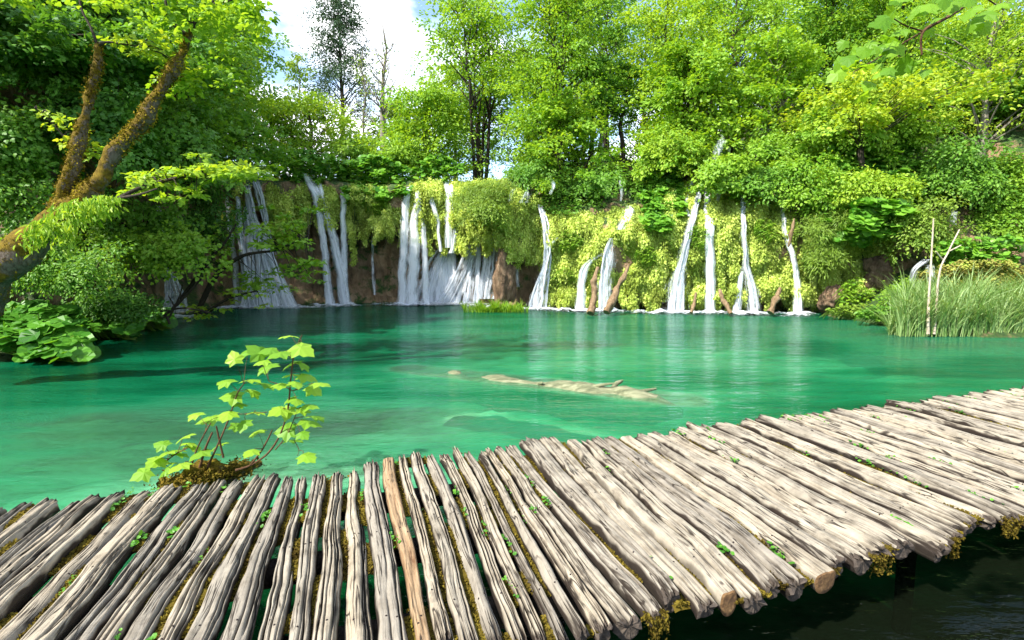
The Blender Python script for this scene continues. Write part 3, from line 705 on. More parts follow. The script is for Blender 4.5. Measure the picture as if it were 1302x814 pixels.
# ================================================================ plants
def blob_shrub(label, px, py, Y, rx, rz, ry=None, mat='bright', leaf=.13, n=None, per=60, shape='ovate', cat='shrub', name='shrub', down=0.0, droop=.3, tilt=.5, group=None, stem=True, sr=.3):
    """a bush: sprays set over an uneven rounded body, twigs within"""
    C0 = at(px, py, Y); rx = rx * Y / F; rz = rz * Y / F; ry = ry or max(rx * .8, .5)
    n = n or int(30 + 26 * rx * rz * 4)
    v = norm(rng.normal(size=(n, 3))); v[:, 1] = -np.abs(v[:, 1]) * np.where(rng.uniform(size=n) < .8, 1, -1)
    rr = rng.uniform(.35, 1.0, n) ** .6 * (1 + .55 * N3(v * 1.7 + px)) * rng.uniform(.85, 1.18, n)
    C = C0 + v * np.array([rx, ry, rz]) * rr[:, None]
    base = C0 - np.array([0, -ry * .3, rz * .95])
    root = empty(name, base, label, cat, group)
    mb = MB(); sprays(mb, C, sr * rng.uniform(.45, 1.6, n), per, leaf * .9, shape, droop, tilt, .22, nor=norm(v * np.array([.5, .7, .4]) + np.array([0, -.15, .75])))
    mb.build('foliage', LEAF[mat], root)
    mb = MB()
    for k in range(0, n, 4):
        mid = (base + C[k]) / 2 + np.array([0, 0, .1]); tube(mb, [base, mid, C[k]], [.03, .018, .006], 4, 0, sub=2, cap=False)
    mb.build('stem', BARK['dark'], root)
    return root
def leafpatch(label, px0, px1, py0, py1, Yf, mat='broad', shape='disc', leaf=.22, n=400, out=.3, cat='plant', name='broadleaf_plant', nor=(0, -.55, .8), group=None):
    """broad leaves tiling a bank, each on its own tilt"""
    px = rng.uniform(px0, px1, n); py = rng.uniform(py0, py1, n)
    k = ((px - (px0 + px1) / 2) / (px1 - px0) * 2) ** 2 + ((py - (py0 + py1) / 2) / (py1 - py0) * 2) ** 2
    keep = k < 1.0 + .35 * N2(np.stack([px, py], 1) / 25.); px, py = px[keep], py[keep]; n = len(px)
    Y = np.array([(Yf(a, b) if callable(Yf) else Yf) for a, b in zip(px, py)])
    lump = N2(np.stack([px, py], 1) / 16. + px0)
    Y = Y - out * (1 + .8 * lump) + rng.uniform(-.12, .12, n)
    P = np.array([at(a, b, c) for a, b, c in zip(px, py, Y)])
    a = rng.uniform(0, 6.283, n)
    ax = np.stack([np.cos(a), np.sin(a) - .5, -.35 + 0 * a], 1)
    mb = MB(); leaves(mb, P, ax, np.array(nor) + rng.normal(0, .28, (n, 3)), leaf * rng.uniform(.55, 1.25, n), shape, np.clip(.5 + .3 * lump + rng.normal(0, .22, n), 0, 1))
    # stalks
    m = min(n, 160)
    for i in range(m): tube(mb, [P[i], P[i] + np.array([rng.normal(0, .05), .25, -.25])], [.008, .01], 3, cap=False, var=.3)
    return tag(mb.build(name, LEAF[mat], origin=P.mean(0)), label, cat, group)

def tree(label, x, y, z0, H, Rc, cb, mat='bright', bark='dark', n=90, per=70, leaf=.17, shape='ovate', trunk=.14, lean=(0, 0), stems=1, form='round', name='tree', cat='tree', group=None, droop=.3, sr=.30, seed=0):
    """trunk with limbs running out to layered sprays; H height, Rc crown radius, cb crown base fraction"""
    g = np.random.default_rng(int(abs(x) * 100 + y * 10 + seed))
    base = np.array([x, y, z0]); root = empty(name, base, label, cat, group)
    tb = MB(); cents = []; 
    for s_ in range(stems):
        off = np.array([g.normal(0, .35), g.normal(0, .3), 0]) * (stems > 1)
        K = 7; tz = np.linspace(0, 1, K)
        tp = base + off * np.stack([1 + tz * 2.0] * 3, 1) + np.stack([lean[0] * tz ** 1.5 + .25 * n1(tz * 2, x + s_) * tz, lean[1] * tz ** 1.5, tz * H * .93], 1)
        tp[:, 2] -= .2
        tube(tb, tp, trunk * (1 - tz * .85) / math.sqrt(stems), 8, .12, sub=3)
        m = n // stems
        h = cb + (1 - cb) * g.uniform(0, 1, m) ** .85
        q = (h - cb) / (1 - cb)
        if form == 'round': prof = np.sqrt(np.clip(1 - ((q - .38) / .66) ** 2, .04, 1))
        elif form == 'cone': prof = (1 - q) * .95 + .06
        elif form == 'conifer': prof = (1.15 - q * .75) * .9
        else: prof = np.sqrt(np.clip(1 - ((q - .5) / .55) ** 2, .1, 1)) * (.75 + .25 * np.sin(q * 9))
        a = g.uniform(0, 6.283, m)
        prof = prof * (1 + .45 * N2(np.stack([np.cos(a) * 1.2 + x, h * 4 + np.sin(a)], 1)))
        rad = Rc * prof * np.sqrt(g.uniform(.12, 1, m))
        tc_ = np.stack([np.interp(h, tz, tp[:, k]) for k in range(3)], 1)
        rise = rad * (.15 if form != 'cone' else -.25)
        C = tc_ + np.stack([np.cos(a) * rad, np.sin(a) * rad, rise], 1); cents.append(C)
        for k in range(0, m, 2 if m < 120 else 3):
            hb = max(cb * .8, h[k] - rad[k] / H * .7)
            b = np.array([np.interp(hb, tz, tp[:, j]) for j in range(3)])
            mid = b * .45 + C[k] * .55 + np.array([0, 0, .12 * rad[k]])
            r0 = trunk * .32 * (1 - h[k] * .6)
            tube(tb, [b, mid, C[k]], [r0, r0 * .55, r0 * .15], 5, .1, sub=2, cap=False)
    tb.build('trunk', BARK[bark], root)
    C = np.concatenate(cents); dirs = C - np.array([x, y, 0]); dirs[:, 2] = 0
    cr = MB(); sprays(cr, C, Rc * sr * g.uniform(.55, 1.35, len(C)), int(per * 1.3), leaf * .86, shape, droop, .5, .16, dirs=norm(dirs + g.normal(0, .1, dirs.shape) * np.array([1, 1, 0])))
    cr.build('crown', LEAF[mat], root)
    return root
def ptree(label, px, topPy, Y, hw, botPy=None, z0=None, **k):
    """tree by where it stands: pixel column, depth, top row; crown half width in pixels"""
    p = at(px, 300, Y); x = p[0]
    z = ground(x, Y) if z0 is None else z0
    zt = at(px, topPy, Y)[2]
    H = zt - z; R_ = hw * Y / F
    cb = .2
    if botPy is not None: cb = max((at(px, botPy, Y)[2] - z) / H, .03)
    return tree(label, x, Y, z, H, R_, cb, **k)
G1 = 'broadleaf trees above the waterfalls'
# ---- the far rim, left to right
ptree('slender dark tree standing left of the gap of sky', 318, -25, 24, 52, 190, mat='mid', n=120, per=60, leaf=.17, stems=2, group=G1)
ptree('thin wispy tree with a pale stem in the left of the sky gap', 388, 48, 32, 20, 150, mat='olive', bark='grey', n=34, per=34, leaf=.17, trunk=.1, group=G1)
ptree('tall dark spruce rising alone into the sky gap', 441, -30, 35, 46, 130, mat='conifer', bark='dark', n=210, per=60, leaf=.15, shape='diamond', form='conifer', sr=.26, trunk=.2, name='spruce_tree', droop=.6)
ptree('low yellow green tree in front of the spruce', 400, 112, 24, 62, 215, mat='lime', n=110, per=60, leaf=.16, group=G1, bark='dark')
ptree('small rounded green tree left of the spruce trunk', 355, 108, 25, 34, 210, mat='bright', n=60, per=60, leaf=.16, group=G1)
ptree('little round tree under the bare tree', 462, 168, 25, 34, 222, mat='bright', n=50, per=56, leaf=.15, group=G1)
ptree('bushy bright green tree right of the sky gap', 545, 98, 23.5, 56, 228, mat='bright', n=150, per=70, leaf=.16, group=G1)
ptree('tall airy tree with clustered dark trunks behind the forked waterfall', 610, -30, 25, 62, 130, mat='bright', n=170, per=62, leaf=.17, stems=4, trunk=.19, group=G1)
ptree('dark understorey tree among the clustered trunks', 612, 110, 27.5, 50, 205, mat='mid', n=70, per=50, leaf=.17, group=G1)
ptree('tall full tree above the pinched waterfall', 700, -40, 22.5, 66, 215, mat='bright', n=230, per=70, leaf=.15, stems=2, trunk=.2, group=G1)
ptree('low spreading maple hanging over the grassy bank', 712, 110, 20.5, 55, 240, mat='bright', n=90, per=70, leaf=.14, shape='lobed', group=G1)
ptree('tall tree behind the thicket, its top out of the picture', 775, -60, 27, 60, 120, mat='mid', n=170, per=56, leaf=.18, stems=2, group=G1)
ptree('yellow tinged tree left of the cascade in the trees', 842, -30, 22.5, 55, 190, mat='lime', n=110, per=56, leaf=.15, group=G1)
ptree('leafy tree over the slanting waterfall', 868, 40, 21, 62, 225, mat='bright', n=170, per=70, leaf=.15, shape='lobed', group=G1)
ptree('tall tree behind the golden moss columns', 930, -60, 24, 66, 170, mat='bright', n=200, per=64, leaf=.16, stems=2, group=G1)
ptree('grey stemmed tree shading the thin bending fall', 985, 20, 20.5, 62, 215, mat='bright', bark='grey', n=150, per=66, leaf=.14, shape='lobed', stems=2, group=G1)
ptree('dark leaved tree behind the yellow boughs', 1035, -60, 24, 55, 140, mat='mid', n=170, per=60, leaf=.16, group=G1)
ptree('maple with layered yellow boughs on the right bank', 1088, 86, 17.5, 74, 165, mat='yellow', n=80, per=60, leaf=.14, shape='lobed', group=G1, droop=.15)
ptree('tall tree behind the layered yellow maple', 1120, -50, 22, 70, 120, mat='bright', n=200, per=64, leaf=.15, stems=2, group=G1)
ptree('airy yellow green tree at the upper right edge', 1235, -40, 18, 72, 175, mat='lime', n=110, per=50, leaf=.12, group=G1, bark='grey')
ptree('round dark bush tree crowning the right bank', 1275, 84, 18.5, 62, 190, mat='mid', n=130, per=70, leaf=.16, shape='disc', group=G1)
ptree('small tree on the right bank under the yellow boughs', 1170, 70, 19.5, 56, 190, mat='bright', n=110, per=64, leaf=.14, group=G1)
# second row, closing the forest behind
G2 = 'trees deeper in the forest'
for i, (px, tp_, Y, hw, m, lab) in enumerate([(668, 60, 33, 50, 'mid', 'distant tree between the clustered trunks and the full tree'), (740, -10, 35, 62, 'bright', 'distant tree right of the tall full tree'),
        (815, 0, 34, 60, 'mid', 'distant tree left of the yellow tinged tree'), (890, -20, 32, 60, 'mid', 'distant tree above the pale cascade'), (970, -30, 31, 62, 'bright', 'distant tree right of the pale cascade'),
        (1060, -30, 29, 62, 'mid', 'distant tree filling the gap left of the yellow boughs'), (1150, -20, 27, 66, 'mid', 'distant tree filling the gap right of the yellow boughs'), (1225, 30, 25, 62, 'mid', 'distant tree behind the airy yellow green one'),
        (580, 70, 36, 40, 'bright', 'distant tree showing left of the clustered trunks'), (505, 120, 36, 26, 'olive', 'distant small tree right of the bare one'), (280, -20, 27, 60, 'mid', 'distant tree behind the slender dark one'), (1330, -10, 22, 60, 'mid', 'distant tree cut by the right edge')]):
    ptree(lab, px, tp_, Y, hw, 215, mat=m, n=110, per=56, leaf=.21, trunk=.16, group=G2, seed=i)
# bare trees
def bare(label, px, topPy, Y, hw, bark='grey', seed=0, w=.13):
    g = np.random.default_rng(seed); p = at(px, 300, Y); z = ground(p[0], Y); H = at(px, topPy, Y)[2] - z; R_ = hw * Y / F
    root = empty('bare_tree', (p[0], Y, z), label, 'tree')
    mb = MB(); base = np.array([p[0], Y, z]); tz = np.linspace(0, 1, 8)
    tp = base + np.stack([.3 * n1(tz * 2, seed) * tz, 0 * tz, tz * H], 1); tube(mb, tp, w * (1 - .9 * tz) + .012, 7, .1, sub=2); tips = []
    for k in range(26):
        h = g.uniform(.35, .95); a = g.uniform(0, 6.28); L = R_ * (1.15 - h) * g.uniform(.7, 1.3); b = np.array([np.interp(h, tz, tp[:, j]) for j in range(3)])
        e = b + np.array([math.cos(a) * L, math.sin(a) * L, L * g.uniform(.7, 1.5)]); mid = (b + e) / 2 + np.array([math.cos(a), math.sin(a), -.3]) * L * .15
        tube(mb, [b, mid, e], [w * .4 * (1.1 - h) + .015, .028, .014], 5, 0, sub=2, cap=False)
        for j in range(4):
            f = g.uniform(.3, 1); s_ = b + (e - b) * f; tube(mb, [s_, s_ + g.normal(0, 1, 3) * L * .16 + np.array([0, 0, L * .2])], [.016, .009], 4, cap=False); tips.append(s_)
    mb.build('trunk', BARK[bark], root)
    cr = MB(); sprays(cr, np.array(tips)[::2], .4, 7, .13, 'ovate'); cr.build('crown', LEAF['olive'], root)
bare('bare pale tree with a forked crown in the sky gap', 491, 32, 30, 34, seed=3, w=.2)
bare('thin grey bare trunk close behind the spruce', 468, 62, 33, 12, seed=8, w=.09)
# dark trunks standing in the thicket
for k, (px, lab) in enumerate([(748, 'thin dark trunk at the left of the thicket above the mossy bank'), (762, 'straight pale trunk in the middle of the thicket'), (789, 'forked dark trunk at the right of the thicket')]):
    ptree(lab, px, 60, 21.5 + k * .4, 24, 150, mat='mid', bark='grey' if k == 1 else 'dark', n=34, per=50, leaf=.15, group='thin trunks in the thicket', seed=k)
# ---- shrubs on the rim and the banks
G3 = 'shrubs along the wall top'
S = blob_shrub
S('feathery grassy bush above the sliding waterfall', 612, 252, 18.9, 36, 24, mat='olive', leaf=.13, per=80, shape='blade', group=G3, n=150, sr=.3)
S('dark leaved creeper draped over the grassy bush', 618, 268, 18.2, 22, 16, mat='olive', leaf=.09, per=60, group=G3, n=40, sr=.26)
leafpatch('broad leaved creeper covering the rim above the brown cave', 428, 522, 196, 258, lambda a, b: fY(a, b) - .25, mat='broad', leaf=.2, n=1700, out=.25, cat='creeper', name='creeper')
leafpatch('broad leaved creeper on the rim right of the broad left veil', 338, 440, 190, 232, lambda a, b: fY(a, b) - .2, mat='broad', leaf=.2, n=900, out=.25, cat='creeper', name='creeper')
leafpatch('broad leaved creeper under the clustered dark trunks', 520, 590, 196, 232, lambda a, b: fY(a, b) - .1, mat='broad', leaf=.18, n=600, out=.2, cat='creeper', name='creeper')
leafpatch('broad leaved creeper climbing left of the slanting waterfall', 812, 872, 208, 292, lambda a, b: fY(a, b) - .45, mat='broad', leaf=.18, n=1300, out=.25, cat='creeper', name='creeper')
leafpatch('leafy clump overhanging the top of the pinched waterfall', 690, 738, 226, 272, lambda a, b: fY(a, b) - .6, mat='mid', leaf=.14, n=600, shape='ovate', out=.2, cat='creeper', name='creeper')
leafpatch('bank of broad round leaves right of the last moss curtain', 1040, 1172, 168, 312, lambda a, b: 16.6 + (312 - b) * .012, mat='broad', leaf=.24, n=2300, out=.3)
leafpatch('small round leaved patch low on the right bank', 1195, 1310, 296, 340, lambda a, b: 15.3, mat='broad', leaf=.15, n=900, out=.2)
leafpatch('lower clump of broad round leaves beside the dark gap', 1082, 1170, 252, 300, 16.0, mat='broad', leaf=.26, n=620, out=.3)
leafpatch('leafy creeper at the foot of the boulder on the right', 1068, 1110, 350, 398, 16.4, mat='bright', leaf=.12, n=500, shape='ovate', out=.15)
leafpatch('low golden scrub along the waterline left of the reeds', 1050, 1150, 386, 404, 15.9, mat='olive', leaf=.10, n=700, shape='ovate', out=.1, cat='shrub')
leafpatch('low leafy ground plants on the shore left of the reeds', 1090, 1200, 388, 408, lambda a, b: 14.6, mat='mid', leaf=.12, n=900, shape='ovate', out=.1)
leafpatch('rust tinged scrub behind the reeds', 1165, 1330, 330, 384, 14.9, mat='rusty', leaf=.09, n=3600, shape='ovate', out=.15, cat='shrub', name='scrub')
S('bush above the golden moss columns', 925, 222, 18.4, 44, 20, mat='bright', per=70, leaf=.12, group=G3, n=80, shape='lobed')
S('dark bush over the thin bending fall', 975, 232, 17.9, 34, 16, mat='mid', per=70, leaf=.12, group=G3, n=60)
S('light green bush right of the thin bending fall', 1035, 235, 17.3, 36, 28, mat='bright', per=80, leaf=.12, group=G3, n=90)
S('feathery grass bush under the broad round leaves', 1050, 300, 16.9, 26, 34, mat='olive', per=90, leaf=.14, group=G3, n=70, shape='blade')
S('dense bush in the middle of the right bank', 1110, 240, 16.5, 36, 20, mat='lime', per=80, leaf=.11, group=G3, n=70)
S('green bush on the right bank below the round dark tree', 1215, 225, 17.2, 66, 40, mat='mid', per=80, leaf=.12, group=G3, n=170)
S('bush filling the slope under the airy tree at the upper right', 1262, 140, 19.0, 60, 34, mat='bright', per=80, leaf=.12, group=G3, n=140)
S('soft light green bush at the right edge of the bank', 1275, 265, 16.6, 46, 48, mat='bright', per=90, leaf=.12, group=G3, n=150)
S('bush beneath the layered yellow maple', 1105, 178, 18.6, 70, 26, mat='bright', per=80, leaf=.13, group=G3, n=140)
S('bush at the foot of the grey stemmed tree', 1000, 190, 19.2, 50, 26, mat='bright', per=70, leaf=.13, group=G3, n=100)
S('shrub left of the pale cascade', 850, 195, 19.5, 44, 22, mat='lime', per=70, leaf=.13, group=G3, n=90)
S('shrub behind the mossy bank at the thicket', 770, 235, 20.4, 60, 20, mat='mid', per=60, leaf=.13, group=G3, n=80)
S('dark shrub at the foot of the full tree', 680, 222, 20.6, 44, 16, mat='mid', per=60, leaf=.13, group=G3, n=60)
S('shrub hugging the bank above the curved spout', 1170, 290, 15.8, 40, 26, mat='olive', per=70, leaf=.1, group=G3, n=80)
S('low green shrub beside the curved spout', 1150, 372, 15.2, 24, 16, mat='bright', per=70, leaf=.09, group=G3, n=40)
S('bush behind the spruce foot', 440, 196, 23.5, 60, 18, mat='bright', per=50, leaf=.14, group=G3, n=60)
S('bush left of the bushy bright tree', 520, 200, 22.5, 40, 18, mat='bright', per=60, leaf=.14, group=G3, n=60)
for px_, py_, lab in ((725, 300, 'fern tuft on the mossy slope right of the pinched waterfall'), (716, 352, 'fern tuft low on the slope between the pinched and two step falls'), (820, 320, 'fern tuft beside the dark hollow'),
                      (975, 290, 'fern tuft in the wide golden moss curtain'), (888, 300, 'fern tuft on the moss column left of the straight fall'), (1036, 330, 'fern tuft on the last moss curtain'), (480, 262, 'fern tuft hanging in the fringe over the brown cave')):
    leafpatch(lab, px_ - 15, px_ + 15, py_ - 13, py_ + 15, lambda a, b: fY(a, b) - .62, mat='bright', leaf=.17, n=170, shape='blade', out=.12, cat='fern', name='fern', group='fern tufts on the mossy wall')
# ---- left bank forest
G4 = 'dark trees crowding the left bank'
for i, (px, Y, tp_, hw, bp, m, lab, n_, st) in enumerate([
    (20, 13, -120, 130, 150, 'dark', 'dark beech filling the upper left corner', 170, 1), (120, 15, -90, 120, 190, 'dark', 'dark beech behind the two mossy stems', 190, 2),
    (215, 18, -70, 95, 205, 'mid', 'layered beech right of the mossy stems', 200, 1), (270, 20, -60, 66, 150, 'bright', 'bright tree reaching into the sky gap from the left', 150, 1),
    (165, 12.5, 60, 95, 215, 'dark', 'low beech with drooping boughs over the left bank', 120, 1), (255, 16.5, 120, 66, 250, 'mid', 'small drooping tree above the broad left veil', 110, 1),
    (60, 11, 60, 85, 330, 'dark', 'shaded small tree under the leaning trunk', 90, 1), (-40, 11, -80, 90, 200, 'dark', 'dark tree cut by the left edge', 90, 1)]):
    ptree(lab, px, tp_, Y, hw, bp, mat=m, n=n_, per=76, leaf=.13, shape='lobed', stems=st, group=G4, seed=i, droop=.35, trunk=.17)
S('shaded fern green bush on the left slope', 60, 330, 10.6, 60, 30, mat='mid', per=60, leaf=.09, n=70)
S('leafy bough cluster over the small low waterfall', 205, 315, 13.2, 70, 26, mat='bright', per=60, leaf=.10, n=75, shape='lobed', droop=.4, ry=.9)
S('dim bush behind the leafy boughs on the left', 170, 285, 14.2, 70, 30, mat='mid', per=60, leaf=.11, n=80, shape='lobed')
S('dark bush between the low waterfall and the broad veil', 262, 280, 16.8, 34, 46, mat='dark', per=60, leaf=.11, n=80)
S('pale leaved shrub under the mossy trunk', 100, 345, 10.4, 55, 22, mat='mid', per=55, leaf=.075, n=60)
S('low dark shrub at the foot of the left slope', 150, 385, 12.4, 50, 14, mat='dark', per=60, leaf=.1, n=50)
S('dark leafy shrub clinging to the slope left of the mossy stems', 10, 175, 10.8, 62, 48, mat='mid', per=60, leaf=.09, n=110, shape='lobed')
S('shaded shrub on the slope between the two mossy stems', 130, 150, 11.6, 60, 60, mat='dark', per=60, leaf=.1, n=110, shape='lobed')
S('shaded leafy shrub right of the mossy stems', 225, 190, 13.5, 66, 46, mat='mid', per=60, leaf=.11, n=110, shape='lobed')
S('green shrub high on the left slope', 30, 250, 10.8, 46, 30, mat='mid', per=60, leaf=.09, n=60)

# ---- branches reaching over the water (arching boughs of the left bank)
def bough(label, pts, sp, mat, leaf=.1, per=26, sr=.22, shape='lobed', bark='dark', droop=.15, name='bough'):
    """a single woody branch with layered leaves; pts (px,py,Y,w px), sp (px,py,Y) leaf spray centres"""
    P = np.array([at(a, b, c) for a, b, c, w_ in pts]); r = np.array([w_ * c / F / 2 for a, b, c, w_ in pts])
    root = empty(name, P[0], label, 'branch')
    mb = MB(); tube(mb, P, r, 6, .15, sub=5)
    tt = np.linspace(0, len(P) - 1, 40); PP = catmull(P, tt)
    C = np.array([at(*s_) for s_ in sp])
    for c in C:
        dd = np.linalg.norm(PP - c, axis=1) + np.linspace(.3, 0, 40); b = PP[np.argmin(dd)]
        tube(mb, [b, (b + c) / 2 + np.array([0, 0, .05]), c], [.014, .009, .004], 4, sub=2, cap=False)
    mb.build('stem', BARK[bark], root)
    cr = MB(); sprays(cr, C, sr * rng.uniform(.7, 1.3, len(C)), per, leaf, shape, droop, .3, .08, nor=np.array([0, -.12, 1.]) + rng.normal(0, .12, (len(C), 3)))
    cr.build('foliage', LEAF[mat], root)
def scat(px0, px1, pyf, Y, n, s=8, dy=.5):
    px = rng.uniform(px0, px1, n); return [(p, pyf(p) + rng.normal(0, s), Y + rng.normal(0, dy)) for p in px]
bough('bright yellow green bough spreading flat above the low waterfall', [(60, 262, 8.2, 9), (140, 255, 8.6, 6), (190, 235, 9, 5), (260, 222, 9.4, 3), (335, 226, 9.8, 1.5)],
      scat(172, 340, lambda p: 236 - 18 * math.sin((p - 172) / 168 * 2.6) , 9.2, 46, 8, .3) + [(250, 246, 9.1), (230, 252, 9.0), (205, 250, 9.0)], 'lime', .095, 30, .2)
bough('small yellow spray left of the left mossy stem', [(100, 200, 8, 3), (70, 160, 7.9, 2), (45, 138, 7.8, 1)], [(48, 140, 7.8), (62, 144, 7.8), (72, 152, 7.9), (80, 160, 7.9), (92, 170, 7.9), (104, 180, 7.9), (118, 188, 8), (128, 196, 8), (88, 180, 7.9), (112, 192, 8)], 'yellow', .085, 14, .14)
bough('yellow spray beside the top of the left mossy stem', [(124, 56, 8, 4), (140, 54, 8, 2.5), (180, 60, 8.1, 1.5)], [(148, 52, 8), (160, 56, 8), (172, 50, 8.1), (184, 62, 8.1), (196, 54, 8.1), (208, 66, 8.2), (176, 66, 8.1), (200, 42, 8.2), (218, 74, 8.2), (230, 84, 8.3)], 'yellow', .085, 20, .18)
bough('leafy bough hanging in front of the broad left veil', [(250, 400, 15.0, 8), (275, 350, 14.8, 7), (310, 325, 14.6, 4), (350, 318, 14.5, 3), (392, 300, 14.4, 2)],
      scat(318, 400, lambda p: 262 + rng.uniform(0, 105), 14.4, 42, 4, .4), 'bright', .12, 30, .3)
bough('sparse bough low over the foot of the broad left veil', [(262, 398, 14.5, 5), (290, 380, 14.3, 3), (326, 370, 14.2, 2)], [(288, 372, 14.2), (300, 366, 14.2), (312, 374, 14.2), (322, 368, 14.2), (336, 388, 14.2), (280, 392, 14.3), (298, 382, 14.2), (250, 392, 14.4), (262, 402, 14.4), (240, 388, 14.4), (246, 404, 14.4), (330, 376, 14.2)], 'lime', .11, 16, .24)
bough('thin leafy branch between the low waterfall and the broad veil', [(230, 380, 14.8, 5), (260, 340, 14.7, 4), (285, 310, 14.6, 3), (300, 285, 14.6, 2)], [(268, 300, 14.6), (275, 315, 14.6), (285, 296, 14.6), (262, 330, 14.6), (280, 340, 14.6), (292, 320, 14.6), (270, 285, 14.6), (300, 350, 14.5)], 'bright', .11, 16, .26)
pxtube('fallen_branch', 'tangle of dark bare twigs lying across the foot of the low waterfall', 'branch', [(206, 404, 13.4, 4), (222, 390, 13.4, 4), (240, 372, 13.4, 3), (258, 352, 13.4, 2)], BARK['dark'], 6, .2,
       extra=[[(215, 404, 13.4, 3), (228, 378, 13.4, 2), (232, 362, 13.4, 1.5)], [(204, 396, 13.4, 3), (235, 392, 13.4, 2.5), (268, 398, 13.4, 2)], [(222, 390, 13.4, 2), (214, 376, 13.4, 1.5)], [(212, 402, 13.3, 3), (216, 412, 13.3, 3)]])
# ---- the mossy leaning tree
Yt = 7.6
root = empty('mossy_tree', at(-60, 425, Yt), 'leaning forked tree with orange brown moss on its stems at the left', 'tree')
mb = MB()
P = [at(-60, 425, Yt), at(-20, 372, Yt), at(20, 325, Yt), at(60, 284, Yt), (at(100, 257, Yt)), at(122, 238, Yt)]
tube(mb, P, np.array([50, 45, 38, 30, 24, 21]) * Yt / F / 2, 20, .24, sub=12, seed=2)
P = [at(104, 254, Yt), at(126, 232, Yt), at(138, 205, Yt), at(158, 178, Yt), at(176, 162, Yt), at(196, 128, Yt), at(218, 92, Yt), at(234, 66, Yt), at(243, 34, Yt)]
tube(mb, P, np.array([22, 19, 16, 15, 16, 14, 12, 9, 5]) * Yt / F / 2, 18, .24, sub=12, seed=5)
P = [at(76, 268, Yt), at(86, 232, Yt), at(97, 195, Yt), at(108, 150, Yt), at(116, 110, Yt), at(125, 78, Yt), at(124, 56, Yt)]
tube(mb, P, np.array([19, 16, 14, 12, 10, 8, 5]) * Yt / F / 2, 16, .26, sub=12, seed=9)
fz = MB()
mb.build('trunk', BARK['mossy'], root)
TV = np.concatenate([v for v in mb.v if len(v) > 60]); m = 15000; k = rng.integers(0, len(TV), m)
fz = MB(); ok = N3(TV[k] * 2.3)[:] + .25 * rng.normal(size=m) > -.25; k = k[ok]; m = len(k)
leaves(fz, TV[k] + rng.normal(0, .018, (m, 3)), rng.normal(0, 1, (m, 3)), rng.normal(0, 1, (m, 3)), rng.uniform(.015, .045, m), 'diamond', np.clip(.5 + .35 * N3(TV[k] * 4) + rng.normal(0, .2, m), 0, 1))
fz.build('moss', LEAF['orange'], root)
for pts in ([(243, 36, 8), (236, 14, 7), (222, -4, 6), (210, -25, 5)], [(245, 34, 6), (258, 16, 4), (268, 6, 3), (280, -14, 2)], [(236, 44, 6), (222, 32, 5), (213, 18, 4), (210, -4, 3)],
            [(124, 58, 4), (116, 36, 3), (104, 12, 2.5), (98, -20, 2)], [(125, 58, 5), (134, 54, 3), (144, 54, 2)], [(150, 252, 4), (175, 248, 3), (200, 240, 2)], [(268, 6, 3), (300, -2, 2), (320, -16, 1.5)]):
    mb = MB(); tube(mb, [at(a, b, Yt) for a, b, c in pts], np.array([c for a, b, c in pts]) * Yt / F / 2, 7, .15, sub=5)
    mb.build('branch', BARK['dark'], root)
cr = MB()
C = [at(rng.uniform(170, 330), rng.uniform(-40, 34), rng.uniform(7, 9)) for _ in range(50)] + [at(rng.uniform(200, 300), rng.uniform(30, 110), 8.6) for _ in range(22)] + [at(rng.uniform(-20, 170), rng.uniform(-60, 0), rng.uniform(7, 9)) for _ in range(26)]
sprays(cr, np.array(C), .24, 34, .085, 'lobed', .3, .35, .12); cr.build('crown', LEAF['bright'], root)
# little ferns riding on the leaning trunk
mb = MB(); n = 950
s_ = rng.uniform(0, 1, n); px = 44 + 104 * s_; py = np.interp(px, [20, 60, 100, 150], [325, 286, 262, 250]) + (rng.uniform(0, 1, n) ** 1.4 * 60 - 8) * (.5 + .6 * N2(np.stack([px / 14., px * 0], 1)).clip(-.3, 1))
P = np.array([at(a, b, Yt - .16) for a, b in zip(px, py)]); P[:, 1] += rng.uniform(-.3, .15, n)
ax = np.stack([rng.normal(.25, .55, n), rng.normal(-.4, .25, n), rng.normal(-.9, .45, n)], 1)
leaves(mb, P, ax, np.array([0, -1., .5]) + rng.normal(0, .4, (n, 3)), rng.uniform(.06, .15, n), 'ovate', width=.45)
o = mb.build('fern', LEAF['lime'], origin=at(80, 300, Yt)); tag(o, 'small strap leaved ferns growing under the leaning mossy trunk', 'fern')
# ---- butterbur at the lower left
def butterbur(label, cx, cy, Y, hw, hh, n, leaf, z=0):
    base = at(cx, cy + hh, Y); base[2] = .02
    root = empty('butterbur', base, label, 'plant', 'big leaved plants on the left shore')
    lf = MB(); st_ = MB()
    px = cx + hw * rng.uniform(-1, 1, n); q = rng.uniform(0, 1, n)
    py = cy - hh * (1 - ((px - cx) / hw) ** 2 * .5) + 2 * hh * q
    P = np.array([at(a, b, Y + (1 - c) * .9 + rng.normal(0, .1)) for a, b, c in zip(px, py, q)]); P[:, 2] = np.maximum(P[:, 2], .06)
    a = rng.uniform(0, 6.28, n); ax = np.stack([np.cos(a) * .8 + .15, np.sin(a) * .6 - .5, -.25 + 0 * a], 1)
    leaves(lf, P, ax, np.array([.1, -.35, .9]) + rng.normal(0, .2, (n, 3)), leaf * rng.uniform(.6, 1.3, n), 'round')
    for p in P[::2]: tube(st_, [p, (p + base) / 2 + np.array([0, .1, -.05]), np.array([p[0] * .7 + base[0] * .3, p[1] + .3, 0])], [.008, .01, .014], 4, sub=2, cap=False)
    lf.build('foliage', LEAF['butter'], root); st_.build('stem', LEAF['olive'], root)
butterbur('large heap of big round leaves at the left edge of the pool', 40, 408, 9.6, 66, 24, 330, .27)
butterbur('big leaves touching the water at the tip of the left heap', 62, 436, 9.3, 42, 12, 90, .26)
butterbur('row of round leaves along the shore right of the left heap', 130, 402, 11.8, 42, 13, 120, .27)
